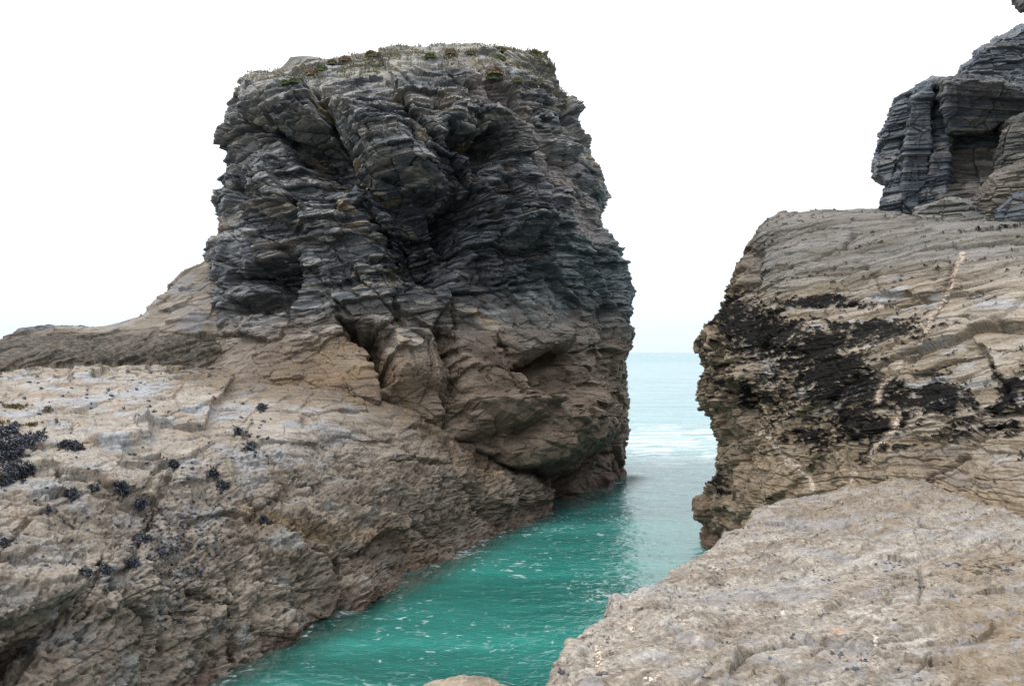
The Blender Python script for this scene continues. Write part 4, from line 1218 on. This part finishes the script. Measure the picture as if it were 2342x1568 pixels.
if flipN: fcs = fcs[:, ::-1]
tag(link('cliff', np_mesh('cliff', VN, fcs, cN, np.stack([an_, bn_, wn_], 1)), M_stack), 'dark overhanging tip of a nearer cliff poking in at the top right corner', 'cliff')

# ------------------------------------------------------------------ SEA AND SEA BED
shore = [W(x, y, CAMZ * F / (y - HZ))[:2] for x, y in [(-400, 2050), (100, 1780), (300, 1660), (450, 1568), (500, 1545), (650, 1475), (790, 1400), (870, 1355), (950, 1320), (1040, 1270), (1145, 1215), (1210, 1190), (1260, 1160), (1350, 1138), (1436, 1092)]]
rr = np.concatenate([np.linspace(5, 40, int(420 * RES)), 40 * (3200 / 40) ** (np.linspace(0, 1, int(200 * RES))[1:])])
tt = np.linspace(-1, 1, int(560 * RES)); tt = np.sign(tt) * np.abs(tt) ** 1.0 * math.radians(75)
Rg, Tg = np.meshgrid(rr, tt, indexing='ij')
X = Rg * np.sin(Tg); Y = Rg * np.cos(Tg)
PW = np.stack([X, Y, np.zeros_like(X)], -1).reshape(-1, 3).astype(np.float32)
R_ = Rg.reshape(-1).astype(np.float32)
fade = sstep(90, 30, R_)
swell = sstep(26, 42, PW[:, 1]) 
hz = 0.030 * fbm(PW, (1.5, 2.6, 1), 3, 801, 0.6) * fade + 0.10 * perlin(PW, (0.18, 0.5, 1), 805) * swell * sstep(300, 80, R_)
hz += swell * sstep(140, 40, R_) * 0.07 * fbm(PW, (0.5, 1.3, 1), 2, 807)
PW[:, 2] = hz
dsh, sd_ = linedist(PW[:, 0], PW[:, 1], shore)
depth = np.clip(dsh * 0.55, 0, 5)
shp = Rg.shape; idx = np.arange(shp[0] * shp[1]).reshape(shp)
fc = np.stack([idx[:-1, :-1], idx[1:, :-1], idx[1:, 1:], idx[:-1, 1:]], -1).reshape(-1, 4)
mw = np_mesh('sea', PW, fc[:, ::-1], smooth=True, extra={'depth': depth})
M_sea = bpy.data.materials.new('sea_water'); M_sea.use_nodes = True
nt = M_sea.node_tree; L = nt.links.new; N_ = lambda t, **k: nnode(nt, t, **k)
bs = nt.nodes['Principled BSDF']; out = nt.nodes['Material Output']
geo = N_('ShaderNodeNewGeometry'); sep = N_('ShaderNodeSeparateXYZ'); L(geo.outputs['Position'], sep.inputs[0])
# body colour: green in the sheltered channel, milky further out
mr = N_('ShaderNodeMapRange'); mr.inputs['From Min'].default_value = 18; mr.inputs['From Max'].default_value = 60; L(sep.outputs['Y'], mr.inputs['Value'])
rp = N_('ShaderNodeValToRGB'); rp.color_ramp.elements[0].color = (0.018, 0.140, 0.118, 1); rp.color_ramp.elements[1].color = (0.12, 0.25, 0.275, 1)
rp.color_ramp.elements[1].position = 1.0
L(mr.outputs[0], rp.inputs[0])
# foam
mpf = N_('ShaderNodeMapping'); mpf.inputs['Scale'].default_value = (1.0, 1.4, 1); mpf.inputs['Rotation'].default_value = (0, 0, math.radians(-12)); L(geo.outputs['Position'], mpf.inputs[0])
fn = N_('ShaderNodeTexNoise'); fn.inputs['Scale'].default_value = 3.2; fn.inputs['Detail'].default_value = 5; fn.inputs['Roughness'].default_value = 0.62; fn.inputs['Distortion'].default_value = 1.2
L(mpf.outputs[0], fn.inputs['Vector'])
fl = N_('ShaderNodeTexNoise'); fl.inputs['Scale'].default_value = 0.35; fl.inputs['Detail'].default_value = 2; L(geo.outputs['Position'], fl.inputs['Vector'])
ad = N_('ShaderNodeMath', operation='MULTIPLY_ADD'); L(fl.outputs['Fac'], ad.inputs[0]); ad.inputs[1].default_value = 0.35; L(fn.outputs['Fac'], ad.inputs[2])
fm = N_('ShaderNodeMapRange'); fm.inputs['From Min'].default_value = 0.77; fm.inputs['From Max'].default_value = 0.93; fm.inputs['To Max'].default_value = 0.8; L(ad.outputs[0], fm.inputs['Value'])
# surf belt beyond the gap
sb = N_('ShaderNodeMapRange'); sb.interpolation_type = 'SMOOTHSTEP'; sb.inputs['From Min'].default_value = 30; sb.inputs['From Max'].default_value = 38; L(sep.outputs['Y'], sb.inputs['Value'])
sb2 = N_('ShaderNodeMapRange'); sb2.interpolation_type = 'SMOOTHSTEP'; sb2.inputs['From Min'].default_value = 60; sb2.inputs['From Max'].default_value = 45; L(sep.outputs['Y'], sb2.inputs['Value'])
sm = N_('ShaderNodeMath', operation='MULTIPLY'); L(sb.outputs[0], sm.inputs[0]); L(sb2.outputs[0], sm.inputs[1])
mpg = N_('ShaderNodeMapping'); mpg.inputs['Scale'].default_value = (0.35, 1.1, 1); L(geo.outputs['Position'], mpg.inputs[0])
sn = N_('ShaderNodeTexNoise'); sn.inputs['Scale'].default_value = 1.0; sn.inputs['Detail'].default_value = 6; sn.inputs['Roughness'].default_value = 0.7; sn.inputs['Distortion'].default_value = 0.6; L(mpg.outputs[0], sn.inputs['Vector'])
sr_ = N_('ShaderNodeMapRange'); sr_.inputs['From Min'].default_value = 0.43; sr_.inputs['From Max'].default_value = 0.60; L(sn.outputs['Fac'], sr_.inputs['Value'])
sf = N_('ShaderNodeMath', operation='MULTIPLY'); L(sm.outputs[0], sf.inputs[0]); L(sr_.outputs[0], sf.inputs[1])
fx = N_('ShaderNodeMath', operation='MAXIMUM'); L(fm.outputs[0], fx.inputs[0]); L(sf.outputs[0], fx.inputs[1])
cm = N_('ShaderNodeMix', data_type='RGBA'); L(fx.outputs[0], cm.inputs['Factor']); 
mv = N_('ShaderNodeMapping'); mv.inputs['Scale'].default_value = (0.06, 0.35, 1); L(geo.outputs['Position'], mv.inputs[0])
vn = N_('ShaderNodeTexNoise'); vn.inputs['Scale'].default_value = 1.0; vn.inputs['Detail'].default_value = 5; vn.inputs['Roughness'].default_value = 0.65; L(mv.outputs[0], vn.inputs['Vector'])
vr = N_('ShaderNodeMapRange'); vr.inputs['From Min'].default_value = 0.35; vr.inputs['From Max'].default_value = 0.65; vr.inputs['To Min'].default_value = 0.6; vr.inputs['To Max'].default_value = 1.35; L(vn.outputs['Fac'], vr.inputs['Value'])
vm = N_('ShaderNodeVectorMath', operation='MULTIPLY'); L(rp.outputs[0], vm.inputs[0]); L(vr.outputs[0], vm.inputs[1])
L(vm.outputs[0], cm.inputs[6]); cm.inputs[7].default_value = (0.50, 0.56, 0.57, 1)
L(cm.outputs[2], bs.inputs['Base Color'])
rm = N_('ShaderNodeMapRange'); rm.inputs['To Min'].default_value = 0.06; rm.inputs['To Max'].default_value = 0.7; L(fx.outputs[0], rm.inputs['Value']); L(rm.outputs[0], bs.inputs['Roughness'])
im = N_('ShaderNodeMapRange'); im.inputs['From Min'].default_value = 40; im.inputs['From Max'].default_value = 400; im.inputs['To Min'].default_value = 1.64; im.inputs['To Max'].default_value = 1.10; L(sep.outputs['Y'], im.inputs['Value']); L(im.outputs[0], bs.inputs['IOR'])
# ripples
mpr = N_('ShaderNodeMapping'); mpr.inputs['Scale'].default_value = (2.0, 3.2, 1); mpr.inputs['Rotation'].default_value = (0, 0, math.radians(10)); L(geo.outputs['Position'], mpr.inputs[0])
rn = N_('ShaderNodeTexNoise'); rn.inputs['Scale'].default_value = 2.0; rn.inputs['Detail'].default_value = 4; rn.inputs['Roughness'].default_value = 0.55; rn.inputs['Distortion'].default_value = 0.4; L(mpr.outputs[0], rn.inputs['Vector'])
bp = N_('ShaderNodeBump'); bp.inputs['Strength'].default_value = 0.55; bp.inputs['Distance'].default_value = 0.08
mq = N_('ShaderNodeMapping'); mq.inputs['Scale'].default_value = (0.22, 0.75, 1); L(geo.outputs['Position'], mq.inputs[0])
qn = N_('ShaderNodeTexNoise'); qn.inputs['Scale'].default_value = 1.0; qn.inputs['Detail'].default_value = 5; qn.inputs['Roughness'].default_value = 0.6; L(mq.outputs[0], qn.inputs['Vector'])
qy = N_('ShaderNodeMapRange'); qy.inputs['From Min'].default_value = 22; qy.inputs['From Max'].default_value = 60; qy.inputs['To Min'].default_value = 0.0; qy.inputs['To Max'].default_value = 14.0; L(sep.outputs['Y'], qy.inputs['Value'])
qm = N_('ShaderNodeMath', operation='MULTIPLY_ADD'); L(qn.outputs['Fac'], qm.inputs[0]); L(qy.outputs[0], qm.inputs[1]); L(rn.outputs['Fac'], qm.inputs[2])
L(qm.outputs[0], bp.inputs['Height']); L(bp.outputs[0], bs.inputs['Normal'])
# clear at the very edge, where the rock shows through
da = N_('ShaderNodeAttribute', attribute_name='depth')
dm = N_('ShaderNodeMapRange'); dm.interpolation_type = 'SMOOTHSTEP'; dm.inputs['From Min'].default_value = 0.0; dm.inputs['From Max'].default_value = 0.65; dm.inputs['To Min'].default_value = 0.30; L(da.outputs['Fac'], dm.inputs['Value'])
dx = N_('ShaderNodeMath', operation='MAXIMUM'); L(dm.outputs[0], dx.inputs[0])
# lace of foam along the rock
ef = N_('ShaderNodeMapRange'); ef.inputs['From Min'].default_value = 0.22; ef.inputs['From Max'].default_value = 0.0; ef.inputs['To Max'].default_value = 0.10; L(da.outputs['Fac'], ef.inputs['Value'])
ea = N_('ShaderNodeMath', operation='ADD'); L(ad.outputs[0], ea.inputs[0]); L(ef.outputs[0], ea.inputs[1]); L(ea.outputs[0], fm.inputs['Value']); L(fx.outputs[0], dx.inputs[1])
L(dx.outputs[0], bs.inputs['Alpha'])
seao = link('sea', mw, M_sea); tag(seao, kind='structure')

M_bed = rock_mat('sea_bed', 0.3, 0.05, (1, 1, 1), 3, 0.2)
gx = np.linspace(-1, 1, 60); gx = np.sign(gx) * np.abs(gx) ** 3 * 3400
Xb, Yb = np.meshgrid(gx, gx); Pb = np.stack([Xb, Yb, np.full_like(Xb, -4.0)], -1).reshape(-1, 3)
Pb[:, 2] += 0.4 * perlin(Pb.astype(np.float32), 0.1, 9)
ib = np.arange(3600).reshape(60, 60); fb_ = np.stack([ib[:-1, :-1], ib[:-1, 1:], ib[1:, 1:], ib[1:, :-1]], -1).reshape(-1, 4)
tag(link('seabed', np_mesh('seabed', Pb, fb_, np.tile(C(0.12, 0.13, 0.10), (3600, 1)), Pb), M_bed), kind='structure')

# ------------------------------------------------------------------ PLANTS AND WEED
def leaf_mat(name, c1, c2, rough=0.7):
    m = bpy.data.materials.new(name); m.use_nodes = True
    n = m.node_tree; b_ = n.nodes['Principled BSDF']
    t = n.nodes.new('ShaderNodeTexNoise'); t.inputs['Scale'].default_value = 25; t.inputs['Detail'].default_value = 3
    r = n.nodes.new('ShaderNodeValToRGB'); r.color_ramp.elements[0].position = 0.35; r.color_ramp.elements[1].position = 0.65
    r.color_ramp.elements[0].color = (*c1, 1); r.color_ramp.elements[1].color = (*c2, 1)
    n.links.new(t.outputs['Fac'], r.inputs[0]); n.links.new(r.outputs[0], b_.inputs['Base Color'])
    b_.inputs['Roughness'].default_value = rough
    return m


M_green = leaf_mat('thrift_green', (0.075, 0.105, 0.045), (0.18, 0.22, 0.09))
M_olive = leaf_mat('thrift_olive', (0.11, 0.11, 0.055), (0.24, 0.22, 0.12))
M_brown = leaf_mat('thrift_dry', (0.16, 0.115, 0.075), (0.34, 0.26, 0.18))


def cushion(name, loc, r, mat, seed):
    """a domed cushion plant: thousands of needle leaves reduced to a few hundred blades on a mound"""
    q = np.random.RandomState(seed)
    n = 420
    u, v = q.rand(n), q.rand(n)
    ph = 2 * math.pi * u; el = np.arccos(1 - v * 0.95)
    d = np.stack([np.sin(el) * np.cos(ph), np.sin(el) * np.sin(ph), np.cos(el) * 0.75], 1)
    lump_ = 1 + 0.25 * perlin(d.astype(np.float32) * 1.0, 2.2, seed)
    c = d * lump_[:, None] * r * 0.82
    t1 = q.normal(size=(n, 3)); t1 -= d * (t1 * d).sum(1)[:, None]; t1 /= np.linalg.norm(t1, axis=1)[:, None]
    s_ = r * 0.10
    tip = c + (d + 0.35 * q.normal(size=(n, 3))) * r * 0.24
    V1 = np.stack([c + t1 * s_, c - t1 * s_, tip], 1).reshape(-1, 3)
    F1 = np.arange(3 * n).reshape(n, 3)
    # mound beneath
    nu, nv = 18, 8
    th, p2 = np.meshgrid(np.linspace(0, 2 * math.pi, nu, endpoint=False), np.linspace(0.02, 1.75, nv))
    m = np.stack([np.sin(p2) * np.cos(th), np.sin(p2) * np.sin(th), np.cos(p2) * 0.75], -1).reshape(-1, 3)
    m = m * (r * 0.84 * (1 + 0.25 * perlin(m.astype(np.float32), 2.2, seed)))[:, None]
    idx_ = np.arange(nu * nv).reshape(nv, nu); nx_ = np.roll(idx_, -1, 1)
    f4 = np.stack([idx_[:-1], idx_[1:], nx_[1:], nx_[:-1]], -1).reshape(-1, 4)
    f3 = np.concatenate([f4[:, :3], f4[:, [0, 2, 3]]]) + len(V1)
    me_ = np_mesh(name, np.concatenate([V1, m]), np.concatenate([F1, f3]))
    o = link(name, me_, mat); o.location = loc
    return o


DST = toD(STACK_V)
vis_ok = np.nonzero(STACK_N[:, 1] < 0.5)[0]


def on_stack(x, y):
    return STACK_V[snap(STACK_V, STACK_N, DST, x, y)]


plants = [
    (671,187,9,'g','bright green thrift cushion, rounder right one of the pair on the upper left shoulder'),
    (652,188,8,'g','flat green thrift cushion, left one of the pair on the upper left shoulder'),
    (716,166,12,'b','dry pinkish brown thrift clump on the left rim of the sea stack'),
    (738,158,10,'g','green thrift cushion directly right of the pinkish brown clump on the left rim'),
    (763,144,9,'o','olive thrift dome above the green cushion on the left rim skyline'),
    (790,134,9,'b','brown domed thrift cushion on the skyline left of the stack top'),
    (848,124,10,'o','olive thrift dome standing alone on the skyline left of the summit'),
    (985,128,8,'g','small green thrift cushion just left of the summit'),
    (1030,118,9,'b','tan dry thrift tuft close below the summit crest'),
    (1078,120,8,'o','olive thrift tuft just below the summit crest, right of centre'),
    (1108,118,9,'b','brown dry thrift clump right of the summit beside a green cushion'),
    (1143,132,10,'g','bright green thrift cushion below the rounded domes on the top right'),
    (1146,114,10,'o','olive thrift dome on the skyline at the top right of the stack'),
    (1130,163,13,'b','wide brown thrift cushion above a bright green one at the head of the gully'),
    (1127,177,10,'g','bright green thrift cushion at the head of the gully, lowest of the green ones'),
    (1186,184,8,'o','small olive thrift cushion on the ledges right of the gully head'),
    (1210,190,9,'b','dry brown thrift tuft rightmost on the ledges beside the gully'),
    (1222,124,11,'o','flat grey-green thrift mat on the skyline near the right corner of the summit'),
]
for k, (x_, y_, r_, kind_, lab) in enumerate(plants):
    p = on_stack(x_, y_)
    r3 = r_ * p[1] / F * 1.7
    o = cushion('thrift_cushion', (p[0], p[1] + 0.05, p[2] - r3 * 0.15), r3, {'g': M_green, 'o': M_olive, 'b': M_brown}[kind_], 900 + k)
    tag(o, lab, 'cushion plant', 'thrift cushions on the stack')

# ragged turf and dry grass along the crown of the stack
q = np.random.RandomState(21)
Vs, Fs, k = [], [], 0
cand = np.nonzero((STACK_V[:, 2] > 13.6) & (STACK_N[:, 2] > 0.15) & (STACK_N[:, 1] < 0.5))[0]
tn = fbm(STACK_V[cand].astype(np.float32), 1.1, 3, 905)
cand = cand[(tn > 0.06) & (STACK_V[cand, 2] > 14.2 + 0.5 * tn)]
pick_ = q.choice(cand, min(len(cand), 2300), replace=False)
for i in pick_:
    p = STACK_V[i]; s_ = q.uniform(0.05, 0.14)
    for _ in range(9):
        d = q.normal(size=3) * 0.6 + np.array([0, 0, 0.8]); d /= np.linalg.norm(d)
        t = np.cross(d, q.normal(size=3)); t /= np.linalg.norm(t)
        a0 = p + q.normal(size=3) * s_ * 0.5 - np.array([0, 0, 0.02])
        Vs += [a0 - t * s_ * .16, a0 + t * s_ * .16, a0 + d * s_]; Fs.append((k, k + 1, k + 2)); k += 3
M_turf = leaf_mat('dry_turf', (0.10, 0.095, 0.05), (0.27, 0.235, 0.15)); M_turf.node_tree.nodes['Noise Texture'].inputs['Scale'].default_value = 1.5
tag(link('turf', np_mesh('turf', np.array(Vs), np.array(Fs)), M_turf), kind='stuff')

# rock weed on the left shelf
M_weed = leaf_mat('wrack', (0.010, 0.012, 0.018), (0.060, 0.068, 0.088), 0.42)
M_weed2 = leaf_mat('wrack_gold', (0.06, 0.045, 0.012), (0.16, 0.12, 0.035), 0.5)


def weed_mesh(name, spots, seed):
    """spots: (point, normal, size); each a drooping tuft of short strap fronds with bladder ends"""
    q = np.random.RandomState(seed)
    Vs, Fs, k = [], [], 0
    for (p, n, s_) in spots:
        m = 16
        for _ in range(m):
            d = q.normal(size=3) * 0.75 + n * 0.9 + np.array([0.1, -0.25, -0.25]); d /= np.linalg.norm(d)
            t = np.cross(d, q.normal(size=3)); t /= np.linalg.norm(t) + 1e-9
            L_ = s_ * q.uniform(0.6, 1.5); wd = s_ * q.uniform(0.12, 0.24)
            a0 = p + q.normal(size=3) * s_ * 0.28 - n * 0.01
            a1 = a0 + d * L_ * 0.5 + n * s_ * 0.12
            a2 = a0 + d * L_ + np.array([0, 0, -0.25 * s_])
            up = np.cross(t, d) * wd * 0.6
            Vs += [a0 - t * wd * .5, a0 + t * wd * .5, a1 + t * wd, a1 + up, a1 - t * wd, a2 + t * wd * .7, a2 + up * 0.8, a2 - t * wd * .7]
            Fs += [(k, k + 1, k + 2), (k, k + 2, k + 3), (k, k + 3, k + 4), (k + 3, k + 2, k + 5), (k + 3, k + 5, k + 6), (k + 4, k + 3, k + 6), (k + 4, k + 6, k + 7)]
            k += 8
    return np_mesh(name, np.array(Vs), np.array(Fs))


DB_ = toD(VB)


def shelf_spots(x, y, rx, ry, n, size, ang=0, walk=False):
    out = []
    c, s_ = math.cos(math.radians(ang)), math.sin(math.radians(ang))
    u = v = 0.0; pts_ = [(0.0, 0.0)]
    for _ in range(n):
        if walk:
            u, v = random.choice(pts_)
            u, v = u + random.gauss(0, 3.2), v + random.gauss(0, 2.0)
            if abs(u) > rx or abs(v) > ry: u, v = 0.6 * u, 0.6 * v
            pts_.append((u, v))
        else:
            u, v = max(-1, min(1, random.gauss(0, .42))) * rx, max(-1, min(1, random.gauss(0, .42))) * ry
        i = snap(VB, NB, DB_, x + u * c - v * s_, y + u * s_ + v * c, 2.0)
        out.append((VB[i], NB[i], size * random.uniform(0.6, 1.2) * VB[i, 1] / 13))
    return out


clumps = [  # x, y, rx, ry, n, angle, label
    (150,1015,24,20,30,0,'dark blue-black seaweed clump below the bulging slab, right of the weed carpet'),
    (185,1020,13,7,8,0,'small black weed tuft directly right of a bigger clump under the bulging slab'),
    (165,1130,28,24,38,0,'round dark seaweed clump, biggest in the middle of the pale slope'),
    (215,1115,12,9,8,0,'small dark seaweed tuft above right of the big round clump'),
    (285,1110,40,22,42,25,'long dark seaweed clump trailing along the crack below the orange slab'),
    (320,1150,22,24,24,0,'purplish black seaweed clump at the lower end of the trailing one'),
    (320,1230,24,26,34,0,'dark seaweed clump hanging at the head of the long rib crack'),
    (300,1280,24,20,16,0,'loose black seaweed low on the rib crack'),
    (365,1255,14,30,12,0,'narrow dark weed streak right of the rib crack'),
    (400,1062,16,9,12,0,'small black weed tuft on the right end of the orange slab'),
    (575,1018,16,12,14,-20,'black weed tuft alone on the pale slope below the brown ledges'),
    (600,930,20,6,12,5,'thin dark seaweed strip on the pale rock at the foot of the stack'),
    (545,985,10,5,5,0,'tiny dark weed tuft in a crack right of the bulging slab'),
    (110,1165,16,6,8,-30,'thin weed strip in the diagonal crack left of the round clump'),
    (15,1240,12,24,14,10,'black weed patch in the crack at the left edge'),
    (490,1080,24,10,16,5,'dark weed fringe along the ledge at the end of the orange slab'),
    (510,1110,30,16,20,20,'scattered dark weed below the ledge fringe'),
    (610,1190,22,14,14,20,'black weed on the ochre band of the lower slope'),
    (195,1305,18,18,14,0,'black weed tuft above the dark overhang at lower left'),
    (240,1300,12,20,12,10,'small black weed tuft right of the one above the overhang'),
]
for k, (x_, y_, rx_, ry_, n_, an_g, lab) in enumerate(clumps):
    if n_ < 15: rx_, ry_ = rx_ * 0.7, ry_ * 0.7
    sp_ = shelf_spots(x_, y_, rx_, ry_, int(n_ * 1.8), 0.062, an_g, True)
    o = link('seaweed_clump', weed_mesh('seaweed_clump', sp_, 40 + k), M_weed)
    tag(o, lab, 'seaweed', 'seaweed clumps on the rock shelf')
sp_ = []
for (x_, y_, rx_, ry_, n_) in [(30,1030,50,40,110),(60,1005,40,14,50),(20,985,30,12,35),(25,1085,45,26,70),(90,1000,20,10,18),(-30,1030,50,60,80),(60,1070,30,14,20)]:
    sp_ += shelf_spots(x_, y_, rx_, ry_, int(n_ * 1.6), 0.062, -18)
tag(link('seaweed', weed_mesh('seaweed', sp_, 77), M_weed), kind='stuff')
sp_ = []
for (x_, y_, rx_, ry_, n_) in [(30,928,30,4,30),(110,935,12,3,8),(5,965,16,5,12),(75,970,16,3,8),(130,960,8,3,5),(0,1088,12,4,8)]:
    sp_ += shelf_spots(x_, y_, rx_, ry_, n_, 0.05, 0)
tag(link('golden_seaweed', weed_mesh('golden_seaweed', sp_, 78), M_weed2), kind='stuff')
# mussels and limpets scattered over the shelf, slab and wall
cs_, ss_ = [], []
for _ in range(500):
    x_, y_ = random.uniform(-20, 620), random.uniform(840, 1320)
    if perlin(np.array([[x_ * 0.012, y_ * 0.012, 0.3]], np.float32), 1.0, 5)[0] < random.uniform(-0.2, 0.25): continue
    i = snap(VB, NB, DB_, x_, y_, 2.0)
    cs_.append(VB[i]); ss_.append(random.uniform(0.012, 0.04) * VB[i, 1] / 13)
for _ in range(350):
    x_, y_ = random.gauss(420, 60), random.gauss(1260, 90)
    i = snap(VB, NB, DB_, x_, y_, 2.0)
    cs_.append(VB[i]); ss_.append(random.uniform(0.015, 0.035))
qv, qf = stones(np.array(cs_), ss_, 8)
tag(link('mussels', np_mesh('mussels', qv, qf), M_weed), kind='stuff')
cs_, ss_ = [], []
for (x_, y_, n_, sx_) in [(1861,1303,5,3),(1895,1321,6,6),(1789,1389,3,2),(1592,1360,4,4),(1631,1296,3,3),(1652,1300,3,3),(1664,1466,4,4),(1813,1452,4,4),(1923,1494,8,5),(1959,1526,9,7),(2055,1531,4,3),(1619,1547,7,6),(1760,1504,3,3),(1976,1507,4,4),(2199,1168,10,10),(2048,1416,3,3),(2046,1291,12,14),(2000,1287,4,4),(2180,1358,3,3),(2255,1382,3,3),(1371,1538,8,7),(1285,1533,8,7),(1655,1336,8,10),(2104,1340,5,3)]:
    for _ in range(n_):
        i = snap(VS, NS, DS_, random.gauss(x_, sx_), random.gauss(y_, sx_ * 0.4))
        cs_.append(VS[i]); ss_.append(random.uniform(0.005, 0.013))
qv, qf = stones(np.array(cs_), ss_, 9)
tag(link('mussels', np_mesh('mussels', qv, qf), M_weed), kind='stuff')
